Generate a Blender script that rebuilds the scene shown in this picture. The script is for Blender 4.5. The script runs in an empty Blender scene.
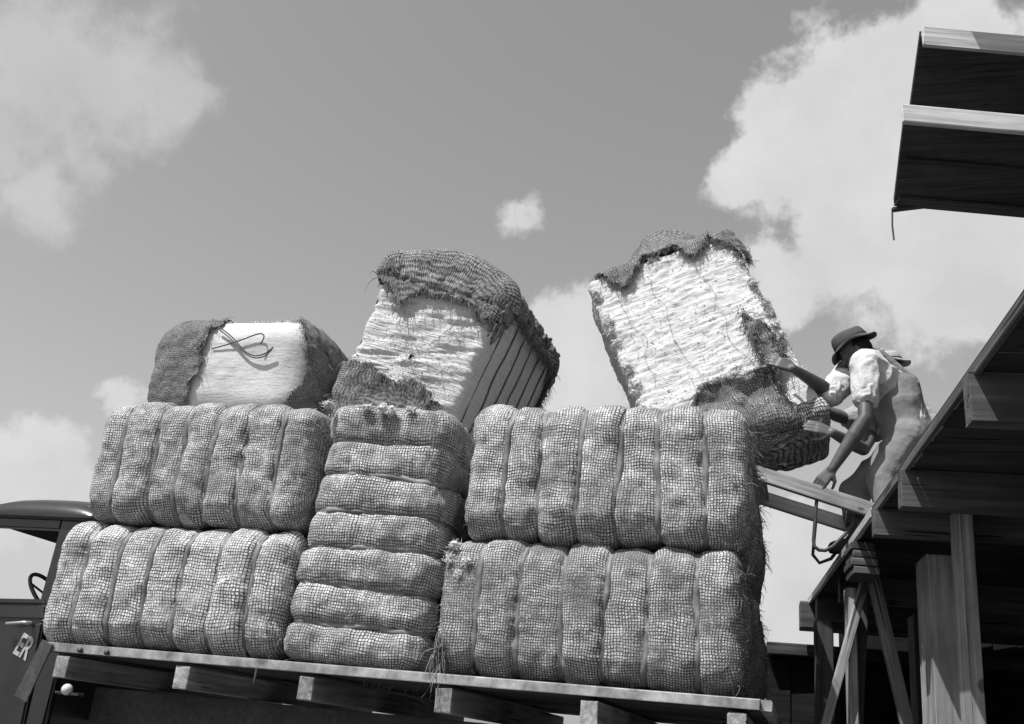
import bpy, bmesh, math, random
import numpy as np
from mathutils import Vector, Matrix

random.seed(7)
SC = bpy.context.scene
COL = SC.collection
R_ = math.radians

# ------------------------------------------------------------------ camera frame
F = 1024.0
YAW, PIT, ROL = R_(-16.9), R_(20.6), R_(5.7)
CAM = np.array([1.69, -5.04, 0.98])
fwd = np.array([math.sin(YAW)*math.cos(PIT), math.cos(YAW)*math.cos(PIT), math.sin(PIT)])
r0 = np.array([math.cos(YAW), -math.sin(YAW), 0.0])
u0 = np.cross(r0, fwd)
rgt = math.cos(ROL)*r0 + math.sin(ROL)*u0
upv = -math.sin(ROL)*r0 + math.cos(ROL)*u0


def sky_dir(px, py):
    v = fwd + rgt*(px-512)/F + upv*(362-py)/F
    return v/np.linalg.norm(v)


# ------------------------------------------------------------------ object helpers
def tag(o, label=None, cat=None, group=None, kind=None):
    if label: o['label'] = label
    if cat: o['category'] = cat
    if group: o['group'] = group
    if kind: o['kind'] = kind
    return o


def empty(name, loc=(0, 0, 0)):
    o = bpy.data.objects.new(name, None)
    COL.objects.link(o)
    o.location = loc
    o.empty_display_size = 0.1
    return o


def link(name, me, mat, parent=None, smooth=True):
    o = bpy.data.objects.new(name, me)
    COL.objects.link(o)
    if mat is not None and not me.materials:
        me.materials.append(mat)
    if smooth:
        me.polygons.foreach_set('use_smooth', np.ones(len(me.polygons), dtype=bool))
    if parent is not None:
        o.parent = parent
    return o


def mesh_from(name, V, Fc, UV=None):
    """V (n,3), Fc (m,4) quads, UV (m*4,2)"""
    me = bpy.data.meshes.new(name)
    V = np.asarray(V, dtype=np.float32)
    Fc = np.asarray(Fc, dtype=np.int32)
    k = Fc.shape[1]
    me.vertices.add(len(V)); me.vertices.foreach_set('co', V.ravel())
    me.loops.add(Fc.size); me.loops.foreach_set('vertex_index', Fc.ravel())
    me.polygons.add(len(Fc))
    me.polygons.foreach_set('loop_start', np.arange(0, Fc.size, k, dtype=np.int32))
    if UV is not None:
        lay = me.uv_layers.new(name='UVMap')
        lay.data.foreach_set('uv', np.asarray(UV, dtype=np.float32).ravel())
    me.update(calc_edges=True)
    me.validate()
    return me


# ------------------------------------------------------------------ numpy noise
def _hash(ix, iy, iz, seed):
    h = (ix*374761393 + iy*668265263 + iz*2147483647 + seed*144665) & 0xFFFFFFFF
    h = ((h ^ (h >> 13))*1274126177) & 0xFFFFFFFF
    h = (h ^ (h >> 16)) & 0xFFFFFFFF
    h = ((h*2246822519) & 0xFFFFFFFF)
    h = h ^ (h >> 15)
    return (h & 0xFFFF)/32767.5 - 1.0


def vnoise(P, seed=0):
    P = np.asarray(P, dtype=np.float64)
    fl = np.floor(P).astype(np.int64)
    f = P - fl
    f = f*f*f*(f*(f*6-15)+10)
    out = 0
    for dx in (0, 1):
        wx = f[..., 0] if dx else 1-f[..., 0]
        for dy in (0, 1):
            wy = f[..., 1] if dy else 1-f[..., 1]
            for dz in (0, 1):
                wz = f[..., 2] if dz else 1-f[..., 2]
                out = out + wx*wy*wz*_hash(fl[..., 0]+dx, fl[..., 1]+dy, fl[..., 2]+dz, seed)
    return out


def fbm(P, seed=0, oct=3):
    s, a = 0, 1.0
    P = np.asarray(P, dtype=np.float64)
    for i in range(oct):
        s = s + a*vnoise(P*(2.03**i)+i*7.7, seed+i*13)
        a *= 0.5
    return s


# ------------------------------------------------------------------ materials
class NT:
    def __init__(self, name):
        self.m = bpy.data.materials.new(name)
        self.m.use_nodes = True
        self.t = self.m.node_tree
        self.n = self.t.nodes
        self.b = self.n['Principled BSDF']
        self.b.inputs['Specular IOR Level'].default_value = 0.2

    def node(self, typ, **kw):
        x = self.n.new(typ)
        for k, v in kw.items():
            setattr(x, k, v)
        return x

    def put(self, sock, v):
        if isinstance(v, bpy.types.NodeSocket):
            self.t.links.new(v, sock)
        elif v is not None:
            if sock.type == 'RGBA' and not hasattr(v, '__len__'):
                v = (v, v, v, 1)
            sock.default_value = v

    def math(self, op, a, b=None, c=None, clamp=False):
        x = self.node('ShaderNodeMath', operation=op, use_clamp=clamp)
        for i, v in enumerate((a, b, c)):
            if v is not None:
                self.put(x.inputs[i], v)
        return x.outputs[0]

    def vmath(self, op, a, b=None, scale=None):
        x = self.node('ShaderNodeVectorMath', operation=op)
        self.put(x.inputs[0], a)
        if b is not None: self.put(x.inputs[1], b)
        if scale is not None: self.put(x.inputs['Scale'], scale)
        return x.outputs['Value'] if op in ('LENGTH', 'DISTANCE', 'DOT_PRODUCT') else x.outputs[0]

    def noise(self, vec, scale, detail=2, rough=0.5, color=False):
        x = self.node('ShaderNodeTexNoise')
        self.put(x.inputs['Vector'], vec)
        x.inputs['Scale'].default_value = scale
        x.inputs['Detail'].default_value = detail
        x.inputs['Roughness'].default_value = rough
        return x.outputs['Color' if color else 'Fac']

    def mapr(self, v, a, b, c, d, smooth=False):
        x = self.node('ShaderNodeMapRange')
        if smooth: x.interpolation_type = 'SMOOTHSTEP'
        for i, q in enumerate((v, a, b, c, d)):
            self.put(x.inputs[i], q)
        return x.outputs[0]

    def mix(self, f, a, b):
        x = self.node('ShaderNodeMix', data_type='RGBA')
        self.put(x.inputs['Factor'], f)
        self.put(x.inputs['A'], a); self.put(x.inputs['B'], b)
        return x.outputs['Result']

    def uv(self):
        x = self.node('ShaderNodeUVMap'); x.uv_map = 'UVMap'
        return x.outputs[0]

    def obj(self):
        return self.node('ShaderNodeTexCoord').outputs['Object']

    def scalevec(self, v, s):
        x = self.node('ShaderNodeMapping')
        self.put(x.inputs['Vector'], v)
        x.inputs['Scale'].default_value = s
        return x.outputs[0]

    def comb(self, v):
        x = self.node('ShaderNodeCombineColor')
        for i in range(3): self.put(x.inputs[i], v)
        return x.outputs[0]

    def bump(self, h, dist, strength=1.0, normal=None):
        x = self.node('ShaderNodeBump')
        x.inputs['Distance'].default_value = dist
        x.inputs['Strength'].default_value = strength
        self.put(x.inputs['Height'], h)
        if normal is not None: self.put(x.inputs['Normal'], normal)
        return x.outputs[0]

    def out(self, col=None, rough=0.9, bump=None, spec=None, metal=None):
        if col is not None: self.put(self.b.inputs['Base Color'], col)
        self.put(self.b.inputs['Roughness'], rough)
        if bump is not None: self.t.links.new(bump, self.b.inputs['Normal'])
        if spec is not None: self.b.inputs['Specular IOR Level'].default_value = spec
        if metal is not None: self.b.inputs['Metallic'].default_value = metal
        return self.m


def mat_net(name, cell=0.0165, w0=0.20, cotton=0.55, thread=0.09, dense=0.5, off=0.0):
    """open jute netting stretched over white cotton"""
    N = NT(name)
    uv = N.uv()
    uv = N.vmath('ADD', uv, (off, off*0.7, 0))
    d1 = N.vmath('SCALE', N.vmath('SUBTRACT', N.noise(uv, 5.0, 2, .5, True), (.5, .5, .5)), None, .05)
    d2 = N.vmath('SCALE', N.vmath('SUBTRACT', N.noise(uv, 45.0, 1, .5, True), (.5, .5, .5)), None, .009)
    p = N.vmath('ADD', N.vmath('ADD', uv, d1), d2)
    p = N.vmath('SCALE', p, None, 1.0/cell)
    fr = N.vmath('ABSOLUTE', N.vmath('SUBTRACT', N.vmath('FRACTION', p), (.5, .5, .5)))
    s = N.node('ShaderNodeSeparateXYZ'); N.put(s.inputs[0], fr)
    fx, fy = s.outputs[0], s.outputs[1]
    wn = N.node('ShaderNodeTexWhiteNoise', noise_dimensions='2D')
    N.put(wn.inputs['Vector'], N.vmath('FLOOR', p))
    cellv = wn.outputs['Value']
    thick = N.mapr(N.noise(uv, 9.0, 3, .6), .3, .7, w0-.07, w0+.10)
    lo = N.math('SUBTRACT', 0.5, thick)
    tx = N.mapr(fx, lo, N.math('ADD', lo, .12), 0, 1, True)
    ty = N.mapr(fy, lo, N.math('ADD', lo, .12), 0, 1, True)
    th = N.math('MAXIMUM', tx, ty)
    # some meshes are choked by dirt or doubled jute
    big = N.mapr(N.noise(uv, 3.6, 6, .7), .44, .62, 0, 1, True)
    fine = N.mapr(N.noise(uv, 90, 2, .6), .35, .65, 0, 1)
    cov = N.math('MULTIPLY', N.math('MULTIPLY', big, dense), N.math('ADD', N.math('MULTIPLY', fine, .6), .5), clamp=True)
    cv = N.math('MULTIPLY', N.mapr(cellv, 0, 1, .55, 1.0), cotton)
    tv = N.math('MULTIPLY', N.mapr(N.noise(uv, 130, 2, .6), .3, .7, .5, 1.7), thread)
    c0 = N.mix(th, N.comb(cv), N.comb(tv))
    rip = N.mapr(N.noise(uv, 7.5, 5, .7), .655, .70, 0, .85, True)
    c0 = N.mix(rip, c0, N.comb(N.math('MULTIPLY', N.mapr(N.noise(uv, 70, 3, .6), .3, .7, .7, 1.05), cotton)))
    c1 = N.mix(cov, c0, N.comb(N.math('MULTIPLY', tv, 1.35)))
    h = N.math('ADD', N.math('MULTIPLY', th, .35),
               N.math('MULTIPLY', N.math('SUBTRACT', 1.0, th), N.math('ADD', N.math('MULTIPLY', cellv, .5), .5)))
    h = N.math('ADD', h, N.math('MULTIPLY', N.noise(uv, 110, 3, .7), 1.0))
    return N.out(c1, .95, N.bump(h, .008, 1.0), spec=.05)


def mat_jute(name, cell=0.0095, col=0.165, gap=0.05):
    """closer woven bagging"""
    N = NT(name)
    uv = N.uv()
    d1 = N.vmath('SCALE', N.vmath('SUBTRACT', N.noise(uv, 6.0, 2, .5, True), (.5, .5, .5)), None, .05)
    d2 = N.vmath('SCALE', N.vmath('SUBTRACT', N.noise(uv, 50.0, 2, .6, True), (.5, .5, .5)), None, .016)
    p = N.vmath('SCALE', N.vmath('ADD', N.vmath('ADD', uv, d1), d2), None, 1.0/cell)
    fr = N.vmath('ABSOLUTE', N.vmath('SUBTRACT', N.vmath('FRACTION', p), (.5, .5, .5)))
    s = N.node('ShaderNodeSeparateXYZ'); N.put(s.inputs[0], fr)
    holes = N.math('MULTIPLY', N.mapr(s.outputs[0], .30, .44, 0, .8, True), N.mapr(s.outputs[1], .30, .45, 0, 1, True))
    fuzz = N.noise(uv, 150, 3, .65)
    patch = N.noise(uv, 7, 4, .65)
    v = N.math('MULTIPLY', N.mapr(fuzz, .3, .7, .45, 1.7), col)
    v = N.math('MULTIPLY', v, N.mapr(patch, .3, .7, .7, 1.35))
    v = N.math('MULTIPLY', v, N.mapr(N.noise(uv, 48, 4, .7), .34, .66, .74, 1.28))
    v = N.math('MULTIPLY', v, N.math('MULTIPLY', N.mapr(s.outputs[0], .05, .45, 1.18, .62, True), N.mapr(s.outputs[1], .05, .45, 1.22, .50, True)))
    c = N.mix(holes, N.comb(v), N.comb(N.math('MULTIPLY', v, gap/col)))
    white = N.mapr(N.noise(uv, 38, 3, .7), .66, .74, 0, .7, True)
    c = N.mix(white, c, (.5, .5, .5, 1))
    h = N.math('ADD', N.math('MULTIPLY', N.math('SUBTRACT', 1, holes), .8), N.math('MULTIPLY', fuzz, .9))
    return N.out(c, .95, N.bump(h, .006, 1.0), spec=.05)


def mat_cotton(name, axis=0, lay=55.0, col=0.8, amp=.016, rough=1.0):
    """bare cotton lint with compressed layers stacked along the given local axis"""
    N = NT(name)
    o = N.obj()
    sc = [5.0, 5.0, 5.0]; sc[axis] = lay
    l1 = N.noise(N.scalevec(o, sc), 1.0, 4, .6)
    sc2 = [14.0, 14.0, 14.0]; sc2[axis] = lay*2.2
    l2 = N.noise(N.scalevec(o, sc2), 1.0, 3, .6)
    f = N.noise(o, 60, 4, .65)
    fold = N.mapr(l1, .36, .50, .0, 1, True)
    v = N.math('MULTIPLY', N.mapr(fold, 0, 1, .93, 1.0), col)
    v = N.math('MULTIPLY', v, N.mapr(f, .3, .7, .9, 1.06))
    trash = N.mapr(N.noise(o, 120, 2, .5), .74, .80, 0, .4)
    c = N.mix(trash, N.comb(v), (.25, .25, .25, 1))
    h = N.math('ADD', N.math('MULTIPLY', l1, 1.0*rough), N.math('ADD', N.math('MULTIPLY', l2, .5*rough), N.math('MULTIPLY', f, .3)))
    return N.out(c, 1.0, N.bump(h, amp, 1.0), spec=.02)


def mat_plain(name, col, rough=.85, var=.25, scale=20, spec=.1, bump=.002, metal=None):
    N = NT(name)
    o = N.obj()
    n = N.noise(o, scale, 4, .6)
    n2 = N.noise(o, scale*.17, 3, .6)
    v = N.math('MULTIPLY', N.mapr(n, .3, .7, 1-var, 1+var), col)
    v = N.math('MULTIPLY', v, N.mapr(n2, .3, .7, 1-var*.7, 1+var*.7))
    return N.out(N.comb(v), rough, N.bump(n, bump, .8), spec=spec, metal=metal)


def mat_wood(name, col, var=.45, dark=.4):
    """weathered plank, grain along local X"""
    N = NT(name)
    o = N.obj()
    rnd = N.node('ShaderNodeObjectInfo').outputs['Random']
    o = N.vmath('ADD', o, N.comb(N.math('MULTIPLY', rnd, 37.0)))
    g = N.noise(N.scalevec(o, (1.6, 38, 38)), 1.0, 5, .65)
    g2 = N.noise(N.scalevec(o, (.9, 9, 9)), 1.0, 3, .6)
    st = N.noise(o, 2.2, 4, .6)
    v = N.math('MULTIPLY', N.mapr(g, .3, .7, 1-var, 1+var), col)
    v = N.math('MULTIPLY', v, N.mapr(g2, .3, .7, .75, 1.2))
    v = N.math('MULTIPLY', v, N.mapr(st, .35, .7, 1.1, 1-dark))
    v = N.math('MULTIPLY', v, N.mapr(rnd, 0, 1, .85, 1.15))
    cr = N.mapr(N.noise(N.scalevec(o, (1.1, 26, 26)), 1.0, 2, .5), .66, .69, 1.0, .25, True)
    kn = N.mapr(N.noise(N.scalevec(o, (7, 12, 12)), 1.0, 1, .5), .74, .79, 1.0, .4, True)
    v = N.math('MULTIPLY', N.math('MULTIPLY', v, cr), kn)
    return N.out(N.comb(v), .85, N.bump(N.math('ADD', g, N.math('MULTIPLY', g2, .6)), .004, .8), spec=.15)


def mat_cloth(name, col, wr=22):
    N = NT(name)
    o = N.obj()
    w = N.noise(o, wr, 3, .55)
    f = N.noise(o, 240, 2, .6)
    st = N.noise(o, 7, 3, .6)
    v = N.math('MULTIPLY', N.mapr(st, .3, .7, .82, 1.12), col)
    v = N.math('MULTIPLY', v, N.mapr(f, .3, .7, .9, 1.1))
    return N.out(N.comb(v), .95, N.bump(N.math('ADD', w, N.math('MULTIPLY', f, .05)), .012, .7), spec=.05)


M = {}
for i in range(4):
    M['net%d' % i] = mat_net('jute_net_%d' % i, cell=[.0150, .0170, .0152, .0145][i], w0=[.185, .17, .19, .215][i],
                             cotton=[.82, .90, .82, .74][i], thread=[.10, .10, .10, .105][i], dense=[.65, .45, .7, .9][i], off=i*3.17)
M['jute'] = mat_jute('jute_bagging', cell=.0145, col=.21, gap=.09)
M['jute_dark'] = mat_jute('jute_bagging_dark', cell=.0110, col=.19, gap=.07)
M['cottonX'] = mat_cotton('cotton_lint_coarse', 0, 60, .58, .012, .8)
M['cottonZ'] = mat_cotton('cotton_lint_layers', 2, 55, .58, .020, .9)
M['cottonS'] = mat_cotton('cotton_lint_pressed', 2, 26, .56, .009, .5)
M['tuft'] = mat_cotton('cotton_tuft_lint', 2, 30, .68, .01)
M['strand'] = mat_plain('jute_strand', .17, .95, .4, 60, .05)
M['strand_dark'] = mat_plain('jute_strand_dark', .16, .95, .4, 60, .05)
M['lint'] = mat_plain('lint_strand', .58, 1.0, .08, 60, .02)
M['band'] = mat_plain('steel_band', .16, .55, .35, 25, .4)
M['wire'] = mat_plain('rusty_wire', .07, .6, .3, 40, .3)
M['wood'] = mat_wood('weathered_wood', .30)
M['wood_pale'] = mat_wood('pale_wood', .42, .3, .25)
M['wood_dark'] = mat_wood('dark_wood', .075)
M['wood_deck'] = mat_wood('deck_wood', .05, .4, .4)
M['wood_black'] = mat_wood('under_dock_shade_wood', .018)  # near-black colour puts the deep under-dock shade into the boards
M['bedrail'] = mat_plain('worn_painted_rail', .30, .6, .5, 14, .3)
M['iron'] = mat_plain('old_iron', .06, .55, .35, 30, .35)
M['paint'] = mat_plain('dark_truck_paint', .022, .28, .25, 5, .5, .0003)
M['interior'] = mat_plain('cab_lining', .02, .9, .2, 12)
M['rubber'] = mat_plain('tyre_rubber', .03, .8, .25, 30)
M['letter'] = mat_plain('white_lettering', .42, .7, .25, 30)
M['chrome'] = mat_plain('worn_chrome', .5, .25, .1, 10, .5, .0003, 0.9)
M['glassknob'] = mat_plain('white_lens', .55, .2, .1, 10, .5)
M['skin'] = mat_plain('dark_skin', .075, .5, .15, 25, .35)
M['skin2'] = mat_plain('sunlit_skin', .13, .5, .15, 25, .35)  # lighter tone carries the sunlight on the second man's forearms
M['shirt'] = mat_cloth('pale_work_shirt', .52)
M['shirt2'] = mat_cloth('grey_work_shirt', .34)
M['denim'] = mat_cloth('faded_overalls', .21, 16)
M['denim_dark'] = mat_cloth('dark_trousers', .06)
M['hat'] = mat_cloth('dark_felt', .085, 9)
M['hat2'] = mat_cloth('pale_felt', .40, 9)
M['boot'] = mat_plain('boot_leather', .035, .6, .3, 30, .3)
M['hair'] = mat_plain('black_hair', .015, .8, .3, 90)
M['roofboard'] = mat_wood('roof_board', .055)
M['wood_dock'] = mat_wood('dock_timber', .11)
M['eye'] = mat_plain('eye', .12, .3, .1, 30)
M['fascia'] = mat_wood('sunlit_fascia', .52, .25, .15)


def mat_ground():
    N = NT('packed_dirt')
    o = N.obj()
    n = N.noise(o, 1.3, 6, .65); n2 = N.noise(o, 30, 4, .6)
    v = N.math('MULTIPLY', N.mapr(n, .3, .7, .09, .17), N.mapr(n2, .3, .7, .8, 1.2))
    return N.out(N.comb(v), .95, N.bump(n2, .02, .7), spec=.1)


M['ground'] = mat_ground()


# ------------------------------------------------------------------ bale geometry
def rrect(a, b, r, n):
    """n points equally spaced round a rounded rectangle (half sizes a,b): pos (n,2), normal (n,2), arclength (n+1)"""
    segs = []
    pts, nrm = [], []
    fine = 4000
    L1, L2, La = 2*(a-r), 2*(b-r), math.pi*r/2
    per = 2*L1+2*L2+4*La
    for i in range(n):
        s = per*i/n
        # start: bottom side, middle of back (+a) corner side -> go: right side (+y) up, top, left, bottom
        done = False
        for k in range(4):
            ln = (L2, L1, L2, L1)[k]
            cx, cy = ((a-r, b-r), (-(a-r), b-r), (-(a-r), -(b-r)), (a-r, -(b-r)))[k]
            dirn = ((0, 1), (-1, 0), (0, -1), (1, 0))[k]
            nn = ((1, 0), (0, 1), (-1, 0), (0, -1))[k]
            st = ((a, -(b-r)), (a-r, b), (-a, b-r), (-(a-r), -b))[k]
            if s <= ln:
                pts.append((st[0]+dirn[0]*s, st[1]+dirn[1]*s)); nrm.append(nn); done = True; break
            s -= ln
            if s <= La:
                th = s/r + k*math.pi/2
                pts.append((cx+r*math.cos(th), cy+r*math.sin(th))); nrm.append((math.cos(th), math.sin(th))); done = True; break
            s -= La
        if not done:
            pts.append(pts[-1]); nrm.append(nrm[-1])
    return np.array(pts), np.array(nrm), np.linspace(0, per, n+1)


def bale_surface(L, A, B, seed, res=.0135, rc=.17, re=.09, nb=7, groove=.047, puff=.03, rnd=.014,
                 n1=.017, n2=.008, n3=.004, ncap=14, pexp=2.9, tie_jit=.012, slant=.015):
    rs = np.random.RandomState(seed)
    nv = int((2*(A+B)-1.7*rc)/res)
    q, m, arc = rrect(A/2, B/2, rc, nv)
    ties = [-L/2 + L*(i/nb) + (rs.uniform(-tie_jit, tie_jit) if 0 < i < nb else 0) for i in range(nb+1)]
    seg_off = rs.uniform(-rnd, rnd, nb)
    xs, ds, ks = [], [], []
    kk = np.linspace(.04, 1, ncap, endpoint=False)
    cap = [(-L/2 - puff*(1-k*k), re, k) for k in kk]
    rn = max(6, int(re*1.57/res))
    arcp = [(-L/2 + re*(1-math.cos(t)), re*(1-math.sin(t)), 1.0) for t in np.linspace(0, math.pi/2, rn, endpoint=False)]
    ns = int((L-2*re)/res)
    side = [(x, 0.0, 1.0) for x in np.linspace(-L/2+re, L/2-re, ns+1)]
    prof = cap + arcp + side + [(-x, d, k) for x, d, k in reversed(arcp)] + [(-x, d, k) for x, d, k in reversed(cap)]
    X = np.array([p[0] for p in prof]); D = np.array([p[1] for p in prof]); K = np.array([p[2] for p in prof])
    nu = len(X)
    ang = np.arange(nv)/nv*2*math.pi
    XX = np.repeat(X[:, None], nv, 1)
    # slanting / wandering of ties round the bale
    wob = np.zeros((nu, nv))
    for i in range(1, nb):
        ph, am = rs.uniform(0, 6.28), rs.uniform(.3, 1)*slant
        w = np.exp(-((X-ties[i])/(L/nb*.6))**2)[:, None]
        wob += w*am*(np.sin(ang+ph)+.5*np.sin(2*ang+ph*2))[None, :]
    xe = XX - wob*(np.abs(X) < L/2-re*.5)[:, None]
    G = np.zeros((nu, nv))
    if nb > 1:
        for i in range(nb):
            a_, b_ = ties[i], ties[i+1]
            t = (xe-a_)/(b_-a_)
            ins = (t >= 0) & (t <= 1)
            tt = np.clip(np.abs(2*t-1), 0, 1)
            if i == 0: tt = np.where(t < .5, 0, tt)
            if i == nb-1: tt = np.where(t > .5, 0, tt)
            pr = (1-tt**pexp)**(1/pexp)
            G = np.where(ins, groove*(1-pr) + seg_off[i]*pr, G)
    Dd = D[:, None] + G
    P = np.zeros((nu, nv, 3))
    P[..., 0] = XX
    P[..., 1] = (q[None, :, 0]-m[None, :, 0]*Dd)*K[:, None]
    P[..., 2] = (q[None, :, 1]-m[None, :, 1]*Dd)*K[:, None]
    N = normals(P)
    so = seed*3.71
    P = P + N*(vnoise(P*4.3+so, seed)*n1 + vnoise(P*13+so, seed+1)*n2
               + vnoise(P*np.array([34., 11., 11.])+so, seed+2)*n3 + vnoise(P*np.array([12., 40., 40.])+so, seed+5)*n3)[..., None]
    U = np.concatenate([[0], np.cumsum(np.hypot(np.diff(X), np.diff(D)+np.diff(K)*min(A, B)/2*.6))])
    return dict(P=P, N=normals(P), U=U, V=arc, ties=ties, q=q, m=m, X=X, L=L, A=A, B=B, groove=groove)


def normals(P):
    du = np.gradient(P, axis=0)
    dv = np.roll(P, -1, 1)-np.roll(P, 1, 1)
    n = np.cross(du, dv)
    ln = np.linalg.norm(n, axis=-1, keepdims=True)
    n = n/np.maximum(ln, 1e-12)
    c = P.mean((0, 1))
    if ((P-c)*n).sum() < 0:
        n = -n
    return n


def grid_obj(name, S, mat, parent, mask=None, off=None):
    P = S['P'] if off is None else S['P']+S['N']*off[..., None]
    nu, nv = P.shape[:2]
    idx = np.arange(nu*nv).reshape(nu, nv)
    a = idx[:-1, :]; b = idx[1:, :]
    Fc = np.stack([a, np.roll(a, -1, 1), np.roll(b, -1, 1), b], -1).reshape(-1, 4)
    U, V = S['U'], S['V']
    u0 = np.repeat(U[:-1, None], nv, 1); u1 = np.repeat(U[1:, None], nv, 1)
    v0 = np.repeat(V[None, :-1], nu-1, 0); v1 = np.repeat(V[None, 1:], nu-1, 0)
    UV = np.stack([np.stack([u0, v0], -1), np.stack([u0, v1], -1), np.stack([u1, v1], -1), np.stack([u1, v0], -1)], 2).reshape(-1, 4, 2)
    if mask is not None:
        keep = mask[:-1, :].reshape(-1)
        Fc = Fc[keep]; UV = UV[keep]
    used, inv = np.unique(Fc, return_inverse=True)
    me = mesh_from(name, P.reshape(-1, 3)[used], inv.reshape(-1, 4), UV.reshape(-1, 2))
    o = link(name, me, mat, parent)
    return o


def strands(name, roots, dirs, length, rad, mat, parent, grav=(0, 0, -1), droop=.6, curl=.5, seed=0, nseg=6):
    rs = np.random.RandomState(seed+99)
    n = len(roots)
    if n == 0: return None
    roots = np.asarray(roots, float)
    dirs = np.asarray(dirs, float); dirs = dirs/np.maximum(np.linalg.norm(dirs, axis=1, keepdims=True), 1e-9)
    ln = np.asarray(length, float)*np.ones(n)
    g = np.asarray(grav, float)
    pts = [roots]
    d = dirs.copy()
    for k in range(nseg):
        d = d + g*droop/nseg*2 + rs.normal(0, curl, (n, 3))/math.sqrt(nseg)
        d = d/np.linalg.norm(d, axis=1, keepdims=True)
        pts.append(pts[-1]+d*(ln/nseg)[:, None])
    pts = np.stack(pts, 1)
    T = np.gradient(pts, axis=1)
    T = T/np.maximum(np.linalg.norm(T, axis=-1, keepdims=True), 1e-9)
    ref = rs.normal(0, 1, (n, 1, 3))
    a = np.cross(T, ref); a /= np.maximum(np.linalg.norm(a, axis=-1, keepdims=True), 1e-9)
    b = np.cross(T, a)
    rr = (np.asarray(rad, float)*np.ones(n))[:, None]*np.linspace(1, .35, nseg+1)[None, :]
    ring = []
    for j in range(3):
        th = j*2*math.pi/3
        ring.append(pts + (a*math.cos(th)+b*math.sin(th))*rr[..., None])
    V = np.stack(ring, 2)  # n, seg+1, 3, 3
    idx = np.arange(n*(nseg+1)*3).reshape(n, nseg+1, 3)
    A_ = idx[:, :-1, :]; B_ = idx[:, 1:, :]
    Fc = np.stack([A_, np.roll(A_, -1, 2), np.roll(B_, -1, 2), B_], -1).reshape(-1, 4)
    me = mesh_from(name, V.reshape(-1, 3), Fc)
    return tag(link(name, me, mat, parent), kind='stuff')


def ties(S, parent, mat, width=.034, lift=.007, skip=()):
    """flat steel bands lying in the grooves, one object each"""
    for i in range(1, len(S['ties'])-1):
        if i in skip: continue
        x0 = S['ties'][i]
        iu = int(np.argmin(np.abs(S['X']-x0)))
        P = S['P'][iu]
        # take the deepest row near the tie at each position round the bale
        win = S['P'][max(iu-2, 0):iu+3]
        q = np.hypot(win[..., 1], win[..., 2])
        rowi = q.argmin(0)
        base = win[rowi, np.arange(P.shape[0])]
        nn = np.stack([np.zeros(len(S['m'])), S['m'][:, 0], S['m'][:, 1]], -1)
        xs = base[:, 0]
        for _ in range(8): xs = (np.roll(xs, 1)+xs+np.roll(xs, -1))/3
        c = base + nn*lift
        for _ in range(2): c = (np.roll(c, 1, 0)+c+np.roll(c, -1, 0))/3
        c[:, 0] = xs
        e = np.array([width/2, 0, 0])
        V = np.stack([c-e, c+e, c+e+nn*.002, c-e+nn*.002], 1)
        n = len(c); idx = np.arange(n*4).reshape(n, 4)
        nx = np.roll(idx, -1, 0)
        Fc = np.concatenate([np.stack([idx[:, k], nx[:, k], nx[:, (k+1) % 4], idx[:, (k+1) % 4]], -1) for k in range(4)])
        link('tie_band', mesh_from('tie_band', V.reshape(-1, 3), Fc), mat, parent)


def surf_fuzz(S, n, cond, length, rad, mat, parent, grav, seed, name='loose_fibres', out=.7, tang=.9, droop=.6, curl=.5):
    rs = np.random.RandomState(seed)
    P, N = S['P'].reshape(-1, 3), S['N'].reshape(-1, 3)
    ok = np.where(cond(S).reshape(-1))[0]
    if len(ok) == 0: return
    i = rs.choice(ok, n)
    d = N[i]*out + rs.normal(0, 1, (n, 3))*tang
    d = d - N[i]*np.minimum(0, (d*N[i]).sum(1) - .1)[:, None]
    return strands(name, P[i]-N[i]*.002, d, rs.uniform(.3, 1, n)*length, rs.uniform(.6, 1.2, n)*rad, mat, parent, grav, droop, curl, seed)


def tuft(parent, pos, size, seed, mat, name='cotton_tuft'):
    bm = bmesh.new()
    bmesh.ops.create_icosphere(bm, subdivisions=4, radius=1.0)
    V = np.array([v.co[:] for v in bm.verts])
    s = np.array(size)
    r = .8 + .42*fbm(V*1.9+seed*3.3, seed, 5) + .16*vnoise(V*9+seed, seed+4)
    V = V*r[:, None]*s + np.array(pos)
    for v, c in zip(bm.verts, V): v.co = c
    me = bpy.data.meshes.new(name); bm.to_mesh(me); bm.free()
    o = link(name, me, mat, parent)
    if name == 'cotton_tuft':
        rs = np.random.RandomState(seed)
        k = rs.randint(0, len(V), 60)
        strands('lint_wisps', V[k], V[k]-np.array(pos)+rs.normal(0, .01, (60, 3)), rs.uniform(.012, .045, 60), .0022, M['lint'], o, (0, 0, 0), 0, 1.2, seed)
    return o


NET_GROUP = 'cotton bales stacked on the truck bed'


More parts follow.
